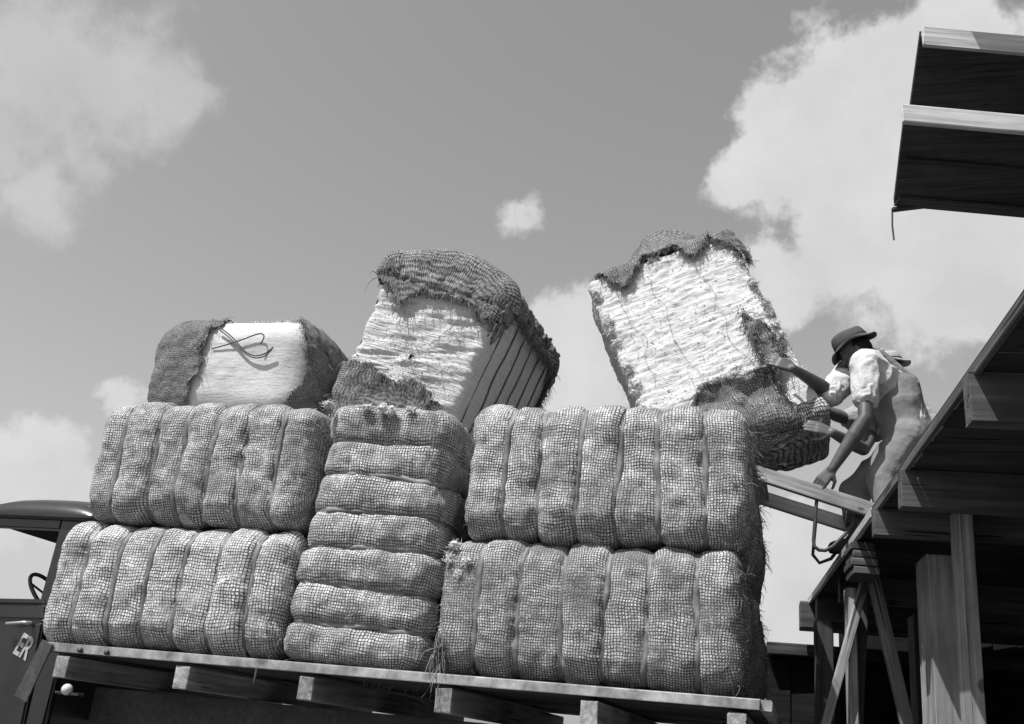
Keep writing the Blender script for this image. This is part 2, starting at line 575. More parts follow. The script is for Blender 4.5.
def net_bale(label, centre, L, A, B, net, seed, rot=None, res=.0135, fuzz_right=250, fuzz_left=80, detail=True, wear=.5, **kw):
    root = empty('cotton_bale', centre)
    tag(root, label, 'cotton bale', NET_GROUP)
    if rot is not None: root.rotation_euler = rot
    S = bale_surface(L, A, B, seed, res=res, **kw)
    body = grid_obj('bale_body', S, M[net], root)
    ties(S, root, M['band'])
    if detail:
        Rm = root.rotation_euler.to_matrix()
        g = Rm.transposed() @ Vector((0, 0, -1))
        if fuzz_right:
            surf_fuzz(S, fuzz_right, lambda s: (s['P'][..., 0] > L/2-.07), .11, .0028, M['strand'], root, g, seed+1, 'frayed_bagging', .25, .7, .9, .9)
        if fuzz_left:
            surf_fuzz(S, fuzz_left, lambda s: (s['P'][..., 0] < -L/2+.06), .07, .0022, M['strand'], root, g, seed+2, 'frayed_bagging', .25, .8, .8, .9)
        surf_fuzz(S, 420, lambda s: np.abs(s['P'][..., 0]) < L, .03, .0014, M['strand'], root, g, seed+3, 'loose_fibres', .3, 1.2, .5, .8)
    surf_fuzz(S, 160, lambda s: np.abs(s['P'][..., 0]) < L, .030, .0030, M['lint'], root, (0, 0, -1), seed+4, 'lint_wisps', .4, 1.0, .2, 1.3)
    return root, S


BED = 1.30
# front row, two tiers
b_ll, S_ll = net_bale('netted cotton bale at the bottom of the left stack, beside the cab', (-1.735, .575, BED+.348), 1.50, 1.15, .71, 'net1', 11, fuzz_right=300)
b_lu, S_lu = net_bale('netted cotton bale on top of the left stack, under the lying opened bale', (-1.70, .59, BED+.71+.37), 1.42, 1.15, .755, 'net0', 12, fuzz_right=160)
b_mid, S_mid = net_bale('netted cotton bale standing on end between the two stacks, bands lying level', (-.575, .56, BED+.70), 1.42, 1.12, .79, 'net2', 13,
                        rot=(0, R_(90+2.0), R_(3)), fuzz_right=120, fuzz_left=420, groove=.060, rnd=.020, slant=.02)
b_rl, S_rl = net_bale('netted cotton bale at the bottom of the right stack, the one with dirtiest bagging', (.645, .575, BED+.345), 1.52, 1.15, .71, 'net3', 14, fuzz_right=420, fuzz_left=260)
b_ru, S_ru = net_bale('netted cotton bale on top of the right stack, in front of the tilted white bale', (.69, .58, BED+.705+.365), 1.46, 1.15, .75, 'net0', 15, fuzz_right=380)
# back row (seen past the right end and through the gaps)
b_k1, _ = net_bale('shaded cotton bale of the back row, low behind the right stack', (.70, 1.85, BED+.335), 1.44, 1.15, .68, 'net3', 21, res=.02, fuzz_right=130, fuzz_left=0)
b_k2, _ = net_bale('shaded cotton bale of the back row, high behind the right stack under the hand truck', (.70, 1.85, BED+.69+.33), 1.42, 1.15, .66, 'net3', 22, res=.02, fuzz_right=130, fuzz_left=0)
b_k3, _ = net_bale('cotton bale of the back row in shade behind the gap left of the standing bale', (-.90, 1.85, BED+.335), 1.40, 1.15, .68, 'net2', 23, res=.025, detail=False)
b_k4, _ = net_bale('cotton bale of the back row on top, in shade behind the standing bale', (-.86, 1.85, BED+.69+.33), 1.36, 1.15, .66, 'net2', 24, res=.025, detail=False)

# cotton tufts pushing out of the standing bale's head (local +X is down, so the head is at -X)
for k, (w, s) in enumerate([((-.90, -.01, 2.705), (.03, .028, .02)), ((-.66, -.01, 2.69), (.028, .025, .018)), ((-.55, -.01, 2.685), (.035, .03, .025)),
                            ((-.51, -.015, 2.665), (.032, .03, .028)), ((-.40, .0, 2.68), (.028, .02, .016))]):
    mw = Matrix.LocRotScale(b_mid.location, b_mid.rotation_euler, None)
    p = mw.inverted() @ Vector(w)
    tuft(b_mid, p, (s[2], s[1], s[0]), 30+k, M['tuft'])
for k, (w, s) in enumerate([((-.06, .02, 1.94), (.03, .02, .022)), ((.02, .005, 1.86), (.028, .015, .02)), ((-.02, .005, 1.79), (.02, .015, .024)), ((-.08, .015, 1.87), (.02, .015, .03))]):
    p = Vector(w) - b_rl.location
    tuft(b_rl, p, s, 50+k, M['tuft'])
# torn bagging hanging in the gap by the standing bale's foot
rs = np.random.RandomState(5)
n = 70
roots = np.stack([rs.uniform(-.10, -.04, n), rs.uniform(-.03, .03, n), rs.uniform(1.32, 1.50, n)], -1) - np.array(b_rl.location)
strands('frayed_bagging', roots, rs.normal(0, .3, (n, 3))+np.array([0, -.2, -1]), rs.uniform(.06, .2, n), rs.uniform(.002, .006, n), M['strand'], b_rl, (0, 0, -1), .8, .5, 3)


# ---------------------------------------------------------------- opened bales on top
def patch_boundary(mask):
    m = mask
    e = m & ~(np.roll(m, 1, 1) & np.roll(m, -1, 1) & np.roll(m, 1, 0) & np.roll(m, -1, 0))
    e[0] = e[-1] = False
    return e


def fringe(S, off, mask, n, length, rad, mat, parent, g, seed, cond=None, out=.35, droop=1.0, curl=.6, pull=None):
    rs = np.random.RandomState(seed)
    e = patch_boundary(mask)
    if cond is not None: e = e & cond
    ii = np.argwhere(e)
    if len(ii) == 0: return
    sel = ii[rs.randint(0, len(ii), n)]
    P = (S['P']+S['N']*off[..., None])[sel[:, 0], sel[:, 1]]
    N = S['N'][sel[:, 0], sel[:, 1]]
    d = N*out + rs.normal(0, .6, (n, 3)) + np.asarray(g)*.5
    return strands('frayed_edge', P-N*.004+rs.normal(0, .006, (n, 3)), d, rs.uniform(.25, 1, n)**1.5*length, rs.uniform(.6, 1.4, n)*rad, mat, parent, g, droop, curl, seed)


OPEN_GROUP = 'opened cotton bales on top of the load'
# --- left: lying bale with bare middle
bl = empty('cotton_bale', (-1.93, .86, BED+1.45+.37))
tag(bl, 'opened cotton bale lying on the left stack, smooth bare cotton between two dark bagged ends', 'cotton bale', OPEN_GROUP)
bl.rotation_euler = (0, R_(0.5), 0)
S = bale_surface(1.22, .82, .75, 31, res=.0125, rc=.21, re=.25, nb=1, puff=.05, n1=.012, n2=.004, n3=.001)
S['P'][..., 2] += -.05*np.clip((np.abs(S['P'][..., 0])-.35)/.35, 0, 1)**2*np.sign(S['P'][..., 2])*0
grid_obj('bare_cotton', S, M['cottonS'], bl)
x, y, z = S['P'][..., 0], S['P'][..., 1], S['P'][..., 2]
nz = fbm(S['P']*9, 4, 4)*.035
xl = -.18 + .05*np.clip((z+.05)/.4, -1, 1) + nz
xr = .40 + .14*(1-((z-.02)/.36)**2) + nz*.5
front = y < .2
mk = (x < xl) | (x > xr) | ((y > .0) & (z < .25)) | (y > .15)
off = .020 + .005*fbm(S['P']*26, 9, 4) + .012*np.clip(fbm(S['P']*5, 14, 2), 0, 1) + .018*np.exp(-(np.minimum(np.abs(x-xl), np.abs(x-xr))/.05)**2)*np.clip(.6+fbm(S['P']*20, 17, 2), 0, 1.5)
grid_obj('torn_bagging', S, M['jute_dark'], bl, mk, off)
fringe(S, off, mk, 500, .10, .0024, M['strand_dark'], bl, (0, 0, -1), 61, cond=(y < .1))
surf_fuzz(S, 700, lambda s: mk & (y < .2), .035, .0020, M['strand_dark'], bl, (0, 0, -1), 62, 'loose_fibres', .8, 1.0)
surf_fuzz(S, 300, lambda s: (z > .35) & (np.abs(x) < .4) & (y < -.3), .035, .0035, M['lint'], bl, (0, 0, -1), 63, 'lint_fluff', .9, .9, .1)


def curve_wire(name, pts, rad, mat, parent):
    cu = bpy.data.curves.new(name, 'CURVE'); cu.dimensions = '3D'
    sp = cu.splines.new('NURBS'); sp.points.add(len(pts)-1)
    for p, c in zip(sp.points, pts): p.co = (*c, 1)
    sp.use_endpoint_u = True; sp.order_u = 4
    cu.bevel_depth = rad; cu.bevel_resolution = 3; cu.resolution_u = 10
    o = bpy.data.objects.new(name, cu); COL.objects.link(o); o.parent = parent
    dg = bpy.context.evaluated_depsgraph_get()
    me = bpy.data.meshes.new_from_object(o.evaluated_get(dg))
    bpy.data.objects.remove(o)
    me.materials.clear()
    return link(name, me, mat, parent)


fy = -.425
curve_wire('broken_tie', [(-0.080, fy+.004, 0.270), (0.020, fy-0.010, 0.220), (0.120, fy-0.007, 0.120), (0.200, fy-0.010, 0.060), (0.300, fy-0.010, 0.060), (0.360, fy-0.021, 0.120)], .0045, M['wire'], bl)
curve_wire('broken_tie', [(-0.100, fy+.004, 0.120), (0.040, fy-0.007, 0.150), (0.180, fy-0.012, 0.200), (0.260, fy-0.017, 0.230), (0.290, fy-0.017, 0.190), (0.260, fy-0.021, 0.140)], .0045, M['wire'], bl)
curve_wire('broken_tie', [(-0.070, fy+.004, 0.250), (0.030, fy-0.009, 0.190), (0.130, fy-0.007, 0.100), (0.220, fy-0.010, 0.040), (0.320, fy-0.014, 0.050), (0.355, fy-0.021, 0.110)], .0045, M['wire'], bl)

# --- middle: bale leaning on its edge, end to the front
Mm = np.array([[.956, .009, .292], [-.005, 1., -.014], [-.292, .012, .956]])
cm = np.array([-.73, .73, 3.27]) + Mm[:, 1]*.66
bmid = empty('cotton_bale')
mw = Matrix([[*c, 0] for c in np.stack([Mm[:, 1], -Mm[:, 0], Mm[:, 2]], 1)]).to_4x4() if False else Matrix.Identity(4)
for r in range(3):
    mw[r][0], mw[r][1], mw[r][2], mw[r][3] = Mm[r, 1], -Mm[r, 0], Mm[r, 2], cm[r]
lq = mw.to_3x3().normalized().to_quaternion()
bmid.location = cm; bmid.rotation_mode = 'QUATERNION'; bmid.rotation_quaternion = lq
tag(bmid, 'opened cotton bale leaning on edge above the standing bale, with domed jute top', 'cotton bale', OPEN_GROUP)
g_m = np.array((lq.to_matrix().transposed() @ Vector((0, 0, -1)))[:])
S = bale_surface(1.36, .84, 1.20, 33, res=.0125, rc=.06, re=.05, nb=7, groove=.020, puff=.02, rnd=.003, n1=.008, n2=.002, n3=.0012, ncap=46, pexp=5, slant=.006)
# domed head: push the top up in the middle
P = S['P']
dome = (.20*np.clip(1-(P[..., 1]/.50)**2, 0, 1)-.055)*np.clip((P[..., 2]-.2)/.4, 0, 1)
P[..., 2] += dome
flare = np.clip(P[..., 2], -.6, .6)/.6
P[..., 1] *= 1+.07*flare
capm = np.clip((-P[..., 0]-.60)/.06, 0, 1)
lay = fbm(np.stack([P[..., 0]*3, P[..., 1]*4.5, P[..., 2]*34+P[..., 1]*6], -1), 71, 3)
S['N'] = normals(P)
SB = dict(S); SB['P'] = P.copy()
P += S['N']*(capm*(lay*.011 + vnoise(P*7, 3)*.014))[..., None]
S['N'] = normals(P)
grid_obj('bare_cotton', S, M['cottonZ'], bmid)
for i in range(1, 7):
    pass
ties(S, bmid, M['wire'], width=.020, lift=.006)
x, y, z = P[..., 0], P[..., 1], P[..., 2]
a = -y   # to the right in the picture
nz = fbm(P*8, 44, 4)
top_edge = .42 + .06*np.sin(a*11+.6) + .075*nz - .06*np.clip(a, 0, 1)
isright = a > .36
scal = .035*np.abs(np.sin((x+.68)/1.36*7*math.pi))
bot_edge = -.16 + .05*nz
is_front = x < -.60
is_right = (a > .34) & ~is_front
mk_top = np.where(is_right, z > .545-scal+.02*nz, np.where(is_front, z > top_edge, z > .3))
mk_low = np.where(is_right, z < -.57+.02*nz, np.where(is_front, (z < bot_edge) & (a < .30+.1*nz), True)) & (z < .3)
far = (x > .60+.03*nz)
mk = mk_top | mk_low | far
off = .026+.006*fbm(P*13, 19, 3)+.008*fbm(P*5, 23, 2)
off = off + np.where(mk_top & (z > .5), .035*np.abs(np.sin((x+.68)/1.36*7*math.pi)) + .01, 0)
off = off + np.where(mk_low & is_front, .02+.02*np.clip(fbm(P*5, 91, 2), 0, 1), 0)
off = off + np.where(mk_top & is_front & (z < top_edge+.12), .02, 0)
grid_obj('torn_bagging', SB, M['jute'], bmid, mk, off)
fringe(SB, off, mk, 380, .11, .0026, M['strand_dark'], bmid, g_m, 71, cond=is_front, out=.5)
fringe(SB, off, mk, 40, .16, .0035, M['strand_dark'], bmid, g_m, 72, cond=is_front & (z > .2), out=.5, curl=.35)
fringe(SB, off, mk, 700, .09, .0024, M['strand_dark'], bmid, g_m, 73, cond=~is_front & (a > .2) & (z > 0))
fringe(SB, off, mk, 350, .12, .0024, M['strand_dark'], bmid, g_m, 76, cond=far & (a > .2))
surf_fuzz(SB, 200, lambda s: mk & (x < -.4), .05, .0020, M['strand_dark'], bmid, g_m, 74, 'loose_fibres', .8, 1.0)
surf_fuzz(S, 450, lambda s: mk & (x < -.55) & (z < 0), .13, .0026, M['strand_dark'], bmid, g_m, 75, 'loose_fibres', .5, 1.0)
surf_fuzz(S, 500, lambda s: ~mk & is_front, .03, .0035, M['lint'], bmid, g_m, 77, 'lint_fluff', .6, 1.0, .2)
# bunched corner of bagging at the right end of the head
for k, (p, s) in enumerate([((-.60, -.46, .50), (.10, .05, .12)), ((-.62, -.44, .36), (.07, .04, .10)), ((-.52, -.48, .58), (.12, .05, .07)), ((-.30, -.49, .60), (.10, .035, .05)),
                            ((-.05, -.49, .60), (.10, .035, .05)), ((.18, -.49, .61), (.09, .035, .05)), ((.40, -.49, .60), (.10, .035, .055)), ((.62, -.46, .52), (.07, .04, .11))]):
    tuft(bmid, p, s, 80+k, M['strand_dark'], 'bunched_bagging')

# --- right: tall bale tipped over the end of the load
Mt = np.array([[.914, -.242, -.326], [.325, .918, .228], [.244, -.315, .917]])
_c, _s = math.cos(R_(15)), math.sin(R_(15))
Mt = np.stack([Mt[:, 0]*_c - Mt[:, 1]*_s, Mt[:, 1]*_c + Mt[:, 0]*_s, Mt[:, 2]], 1)
_c, _s = math.cos(R_(4.5)), math.sin(R_(4.5))
Mt = np.stack([Mt[:, 0]*_c + Mt[:, 2]*_s, Mt[:, 1], Mt[:, 2]*_c - Mt[:, 0]*_s], 1)
ct = np.array([1.000, 1.312, 3.70]) + Mt[:, 1]*.34
bt = empty('cotton_bale')
mw = Matrix.Identity(4)
for r in range(3):
    mw[r][0], mw[r][1], mw[r][2] = Mt[r, 2], Mt[r, 1], -Mt[r, 0]
lq = mw.to_3x3().normalized().to_quaternion()
bt.location = ct; bt.rotation_mode = 'QUATERNION'; bt.rotation_quaternion = lq
tag(bt, 'tall opened cotton bale tipped towards the dock, broad white face, held by the men', 'cotton bale', OPEN_GROUP)
g_t = np.array((lq.to_matrix().transposed() @ Vector((0, 0, -1)))[:])
S = bale_surface(1.54, .58, 1.08, 35, res=.0115, rc=.045, re=.05, nb=1, puff=.07, n1=.014, n2=.006, n3=.003, ncap=30)
P = S['P']
P[..., 0] -= .12*np.clip((-P[..., 0]-.45)/.3, 0, 1)*np.clip((-P[..., 2]+.15)/.5, 0, 1)   # sagging foot
lay = fbm(np.stack([P[..., 0]*58, P[..., 1]*9, P[..., 2]*9+P[..., 0]*5], -1), 171, 3)
P_smooth = P.copy()
P += S['N']*(lay*.006+vnoise(P*np.array([60, 34, 34.]), 5)*.004+vnoise(P*9, 8)*.008)[..., None]
# three faint creases where the ties were cut
for zc in (-.22, .10, .33):
    P += S['N']*(-.007*np.exp(-((P[..., 2]-zc)/.014)**2))[..., None]
S['N'] = normals(P)
x, y, z = P[..., 0]/1.06, P[..., 1]/1.06, P[..., 2]/1.06
a = -z
nz = fbm(P*7, 144, 4)
front = y < -.21
edge_h = np.interp(a, [-.50, -.42, -.39, -.30, -.20, -.10, .02, .13, .17, .22, .28, .36, .42, .50], [.86, .84, .70, .53, .62, .70, .74, .72, .60, .58, .62, .70, .62, .48])
mk_top = np.where(front, x > edge_h+.03*nz, (x > .64) & (a > -.41+.05*nz))
low_edge = np.interp(a, [-.50, -.28, -.17, 0, .14, .30, .50], [-.70, -.58, -.48, -.38, -.45, -.44, -.54]) + .03*nz
strip = a < np.interp(x, [-.9, -.7, -.50, -.38], [.40, .31, .28, .29]) + .03*nz
flapc = np.abs(a-np.interp(x, [-.46, -.34, -.05], [.34, .37, .33])) < np.interp(x, [-.48, -.38, -.16, -.03], [.02, .085, .065, .02])+.01*nz
flap = front & (x > -.50) & (x < -.02) & flapc
mk_top = mk_top | ((x > .705) & (a > -.41+.03*nz))
mk_low = np.where(front, (x < low_edge) & strip, (x < -.62+.05*nz))
mk = mk_top | mk_low | flap
grid_obj('bare_cotton', S, M['cottonX'], bt)
off = .026+.008*fbm(P*14, 29, 3)
heap = np.clip((x-.55)/.17, 0, 1)
hp = np.clip((y+.245)/.17, 0, 1)*np.where(mk_top, heap*(.035+.36*np.exp(-((a-.12)/.28)**2)*np.clip(.85+.25*fbm(P*np.array([5, 5, 6.]), 33, 3), 0.3, 1.4)), 0)
off = off + np.where(mk_top & front, .02, 0)
roll = np.exp(-((x-low_edge+.05)/.05)**2)
off = off + np.where(mk_low & front, .012 + roll*.060*np.clip(.8+nz, .3, 1.4) + .025*np.clip(fbm(P*6, 38, 3), 0, 1), 0)
off = off + np.where(flap, .045+.03*np.clip(fbm(P*11, 39, 3), 0, 1), 0)
P = P_smooth
S2 = dict(S); S2['P'] = P + np.stack([hp, 0*hp, 0*hp], -1); hp0 = S2['P'].copy()
smo = hp.copy()
for _ in range(6): smo[1:-1] = (smo[:-2]+2*smo[1:-1]+smo[2:])/4; smo = (np.roll(smo, 1, 1)+2*smo+np.roll(smo, -1, 1))/4
S2['P'] = P + np.stack([smo, 0*hp, 0*hp], -1); S2['N'] = normals(S2['P'])
grid_obj('torn_bagging', S2, M['jute_dark'], bt, mk & ~((x < -.62) & ~front), off)
# open net round the foot of the bale
foot = (x < -.55) & ~mk_top
grid_obj('net_bagging', S, M['net3'], bt, foot & (~front | (x < -.76)), off*.5+.012)
fringe(S, off, mk, 1100, .10, .0028, M['strand_dark'], bt, g_t, 171, cond=front & (x < 0), out=.6)
fringe(S2, off, mk, 700, .09, .0026, M['strand_dark'], bt, g_t, 172, cond=front & (x > .3), out=.5)
surf_fuzz(S2, 1000, lambda s: mk_top & (x > .55), .06, .0024, M['strand_dark'], bt, g_t, 173, 'loose_fibres', .9, .9)
surf_fuzz(S, 900, lambda s: mk_low & front, .05, .0022, M['strand_dark'], bt, g_t, 174, 'loose_fibres', .8, .9)
edge = front & ~mk & ((np.abs(z) > .47) | (x > .68))
surf_fuzz(S, 2600, lambda s: edge & (y < -.28), .04, .0045, M['lint'], bt, g_t, 175, 'lint_fluff', .7, .9, .2, .9)
surf_fuzz(S, 1500, lambda s: front & ~mk, .028, .0032, M['lint'], bt, g_t, 176, 'lint_fluff', .5, 1.0, .3, .9)
for zc in (-.22, .10, .33):
    pts = []
    for xx in np.linspace(-.30 if zc > -.2 else -.40, .60, 14):
        j = np.argmin((x-xx)**2 + (z-zc+.01*math.sin(xx*9))**2 + (y+.33)**2*4)
        c = S['P'].reshape(-1, 3)[j] + S['N'].reshape(-1, 3)[j]*.003
        pts.append(tuple(c))
    curve_wire('tie_cord', pts, .0011, M['strand'], bt)
for k in range(26):
    rs2 = np.random.RandomState(300+k)
    sd = rs2.choice([-1, 1])
    tuft(bt, (rs2.uniform(-.35, .70) if sd > 0 else rs2.uniform(-.6, .7), -.31+rs2.uniform(-.01, .04), sd*.505), rs2.uniform(.018, .04, 3), 300+k, M['tuft'])


# ---------------------------------------------------------------- plain solids
def box_bm(lx, ly, lz, bev=.006, jit=0, seed=0, cuts=0):
    bm = bmesh.new()
    bmesh.ops.create_cube(bm, size=1)
    for v in bm.verts: v.co = Vector((v.co.x*lx, v.co.y*ly, v.co.z*lz))
    if bev: bmesh.ops.bevel(bm, geom=bm.edges[:], offset=min(bev, lx*.3, ly*.3, lz*.3), segments=2, affect='EDGES', profile=.6)
    if jit:
        rs = np.random.RandomState(seed)
        for v in bm.verts: v.co += Vector(rs.normal(0, jit, 3))
    return bm


def bm_obj(name, bm, mat, parent=None, smooth=False):
    me = bpy.data.meshes.new(name); bm.to_mesh(me); bm.free()
    return link(name, me, mat, parent, smooth)


def plank(name, p0, p1, w, h, mat, parent, side=(0, 1, 0), bev=.006, jit=.0015, seed=None):
    """timber from p0 to p1 (world), w across 'side', h the other way; local X along it. parent has no rotation."""
    p0, p1 = Vector(p0), Vector(p1)
    X = (p1-p0); L = X.length; X.normalize()
    Z = X.cross(Vector(side)).normalized(); Y = Z.cross(X).normalized()
    bm = box_bm(L, w, h, bev, jit, seed if seed is not None else random.randint(0, 9999))
    o = bm_obj(name, bm, mat, parent)
    o.rotation_mode = 'QUATERNION'
    o.rotation_quaternion = Matrix((X, Y, Z)).transposed().to_quaternion()
    o.location = (p0+p1)/2 - (parent.location if parent else Vector())
    return o


def tube(name, pts, rad, mat, parent, res=8):
    """polyline rod, world points"""
    cu = bpy.data.curves.new(name, 'CURVE'); cu.dimensions = '3D'
    sp = cu.splines.new('POLY'); sp.points.add(len(pts)-1)
    for p, c in zip(sp.points, pts): p.co = (*(Vector(c)-parent.location), 1)
    cu.bevel_depth = rad; cu.bevel_resolution = 3; cu.use_fill_caps = True
    o = bpy.data.objects.new(name, cu); COL.objects.link(o)
    dg = bpy.context.evaluated_depsgraph_get()
    me = bpy.data.meshes.new_from_object(o.evaluated_get(dg))
    bpy.data.objects.remove(o)
    me.materials.clear()
    return link(name, me, mat, parent)


def wheel_bm(r, w, rim=.55):
    """tyre-like lathe about Y"""
    bm = bmesh.new()
    prof = [(r*rim, -w/2*.7), (r*.75, -w/2), (r*.93, -w/2*.92), (r, -w/2*.5), (r, w/2*.5), (r*.93, w/2*.92), (r*.75, w/2), (r*rim, w/2*.7)]
    n = 40; rings = []
    for i in range(n):
        t = 2*math.pi*i/n
        rings.append([bm.verts.new((p*math.cos(t), y, p*math.sin(t))) for p, y in prof])
    for i in range(n):
        A_, B_ = rings[i], rings[(i+1) % n]
        for k in range(len(prof)):
            bm.faces.new((A_[k], A_[(k+1) % len(prof)], B_[(k+1) % len(prof)], B_[k]))
    bmesh.ops.recalc_face_normals(bm, faces=bm.faces[:])
    return bm


def disc_bm(r, w):
    bm = bmesh.new()
    bmesh.ops.create_cone(bm, cap_ends=True, segments=32, radius1=r, radius2=r, depth=w)
    bmesh.ops.rotate(bm, cent=(0, 0, 0), matrix=Matrix.Rotation(math.pi/2, 3, 'X'), verts=bm.verts[:])
    bmesh.ops.bevel(bm, geom=[e for e in bm.edges if e.calc_face_angle(0) > .8], offset=w*.15, segments=2, affect='EDGES')
    return bm


# ---------------------------------------------------------------- ground
gm = bmesh.new()
bmesh.ops.create_grid(gm, x_segments=1, y_segments=1, size=3000)
g = bm_obj('ground', gm, M['ground']); tag(g, kind='structure')

# ---------------------------------------------------------------- truck
tr = empty('flatbed_truck', (-1.0, 1.2, 0))
tag(tr, 'dark flatbed truck with white door lettering, loaded high with cotton bales', 'truck')
TY0, TY1 = -.05, 2.50
plank('bed_rail', (-2.36, TY0+.004, 1.268), (1.50, TY0+.004, 1.268), .05, .048, M['bedrail'], tr, bev=.004)
plank('bed_rail', (-2.36, TY1, 1.268), (1.50, TY1, 1.268), .05, .048, M['bedrail'], tr, bev=.004)
plank('bed_rail', (1.50+.026, TY0, 1.268), (1.50+.026, TY1, 1.268), .05, .048, M['bedrail'], tr, side=(1, 0, 0), bev=.004)
bm = bmesh.new()
for i in range(16):
    yy = TY0+.035+(TY1-TY0-.06)*(i+.5)/16
    b = box_bm(3.84, (TY1-TY0-.06)/16-.006, .045, .004, .001, i)
    me = bpy.data.meshes.new('tmp'); b.to_mesh(me); b.free()
    for v in me.vertices: v.co += Vector((.57, yy-1.2, 1.268))
    bm.from_mesh(me); bpy.data.meshes.remove(me)
bm_obj('bed_planks', bm, M['wood_dark'], tr)
for k, xx in enumerate([-2.21, -1.46, -.74, .00, .72, 1.40]):
    plank('cross_joist', (xx, TY0-.012, 1.168), (xx, TY1+.01, 1.168), .085, .115, M['wood'], tr, side=(1, 0, 0))
for yy in (.85, 1.60):
    plank('frame_rail', (-5.0, yy, 1.00), (1.45, yy, 1.00), .08, .20, M['iron'], tr)
for (xx, w_) in ((-2.10, .05), (-1.93, .05)):
    bm = disc_bm(.014, .02)
    o = bm_obj('bolt', bm, M['iron'], tr, True); o.location = (xx+1.0, TY0-.03-1.2, 1.262)
# bulkhead at the front of the bed
plank('headboard', (-2.42, TY0+.25, 1.42), (-2.42, TY1-.2, 1.42), .03, .42, M['wood_dark'], tr, side=(1, 0, 0))
plank('stake_plate', (-2.40, TY0-.03, .98), (-2.315, TY0-.03, 1.29), .085, .015, M['iron'], tr, side=(1, 0, 0))
bm = bmesh.new(); bmesh.ops.create_uvsphere(bm, u_segments=20, v_segments=12, radius=.030)
o = bm_obj('marker_lamp', bm, M['glassknob'], tr, True); o.location = (-2.13+1.0, TY0-.02-1.2, 1.055)
plank('lamp_bracket', (-2.20, TY0, 1.035), (-2.05, TY0, 1.035), .05, .012, M['iron'], tr)
tube('hook_chain', [(-1.02, TY0-.03, 1.24), (-1.015, TY0-.04, 1.20), (-1.02, TY0-.035, 1.17)], .006, M['iron'], tr)

# cab: panels round real window openings
CY0, CY1 = .40, 2.04
XR, XF = -2.60, -3.72
def slab(name, prof, y0, y1, mat, parent, bev=.012):
    """profile in x,z extruded from y0 to y1"""
    bm = bmesh.new()
    a = [bm.verts.new((p[0]-parent.location.x, y0-parent.location.y, p[1])) for p in prof]
    b = [bm.verts.new((p[0]-parent.location.x, y1-parent.location.y, p[1])) for p in prof]
    n = len(prof)
    bm.faces.new(a); bm.faces.new(list(reversed(b)))
    for i in range(n): bm.faces.new((a[(i+1) % n], a[i], b[i], b[(i+1) % n]))
    bmesh.ops.recalc_face_normals(bm, faces=bm.faces[:])
    if bev: bmesh.ops.bevel(bm, geom=bm.edges[:], offset=bev, segments=2, affect='EDGES')
    return bm_obj(name, bm, mat, parent, False)


for (ya, yb, s) in ((CY0, CY0+.05, 1), (CY1-.05, CY1, -1)):
    d = slab('door', [(-2.74, .80), (-2.78, 1.54), (-3.68, 1.50), (-3.62, .80)], ya, yb, M['paint'], tr)
    slab('cab_pillar', [(-2.60, .80), (-2.58, 2.06), (-2.83, 2.085), (-2.845, 1.55), (-2.735, 1.50), (-2.728, .80)], ya+.004, yb-.004, M['paint'], tr)
    slab('cab_pillar', [(-3.69, 1.50), (-3.42, 2.06), (-3.49, 2.08), (-3.78, 1.50)], ya+.004, yb-.004, M['paint'], tr)
    slab('window_frame', [(-2.82, 2.00), (-2.82, 2.078), (-3.46, 2.078), (-3.46, 2.00)], ya+.002, yb-.002, M['paint'], tr)
    slab('window_frame', [(-2.785, 1.545), (-2.80, 1.57), (-3.66, 1.535), (-3.68, 1.505)], ya-.006, yb+.006, M['paint'], tr, .004)
    yo = ya-.012 if s > 0 else yb+.012
    slab('belt_moulding', [(-2.62, 1.46), (-2.62, 1.485), (-3.70, 1.445), (-3.70, 1.42)], min(yo, ya+.01), max(yo, ya+.01) if s > 0 else yo, M['paint'], tr, .004)
    if s > 0:
        h = tube('door_handle', [(-2.84, ya+.01, 1.42), (-2.84, ya-.045, 1.42), (-2.87, ya-.055, 1.418), (-2.99, ya-.05, 1.405)], .011, M['chrome'], tr)
# roof: rounded shell
bm = bmesh.new()
nx_, ny_ = 22, 22
grid = []
for i in range(nx_+1):
    row = []
    for j in range(ny_+1):
        a_, b_ = i/nx_*2-1, j/ny_*2-1
        xx = (XR+.03) + (-3.52-(XR+.03))*(a_+1)/2
        yy = CY0-.015 + (CY1-CY0+.03)*(b_+1)/2
        zz = 2.07 + .205*((1-abs(a_)**3.2)**.45)*((1-abs(b_)**3.2)**.45)
        row.append(bm.verts.new((xx-tr.location.x, yy-tr.location.y, zz)))
    grid.append(row)
for i in range(nx_):
    for j in range(ny_):
        bm.faces.new((grid[i][j], grid[i][j+1], grid[i+1][j+1], grid[i+1][j]))
bmesh.ops.recalc_face_normals(bm, faces=bm.faces[:])
ro = bm_obj('cab_roof', bm, M['paint'], tr, True)
md = ro.modifiers.new('s', 'SOLIDIFY'); md.thickness = .02; md.offset = -1
slab('headliner', [(-2.63, 2.045), (-2.63, 2.06), (-3.45, 2.06), (-3.45, 2.045)], CY0+.06, CY1-.06, M['interior'], tr, .003)
slab('drip_moulding', [(-2.58, 2.075), (-2.58, 2.095), (-3.50, 2.095), (-3.50, 2.075)], CY0-.03, CY0-.012, M['paint'], tr, .004)
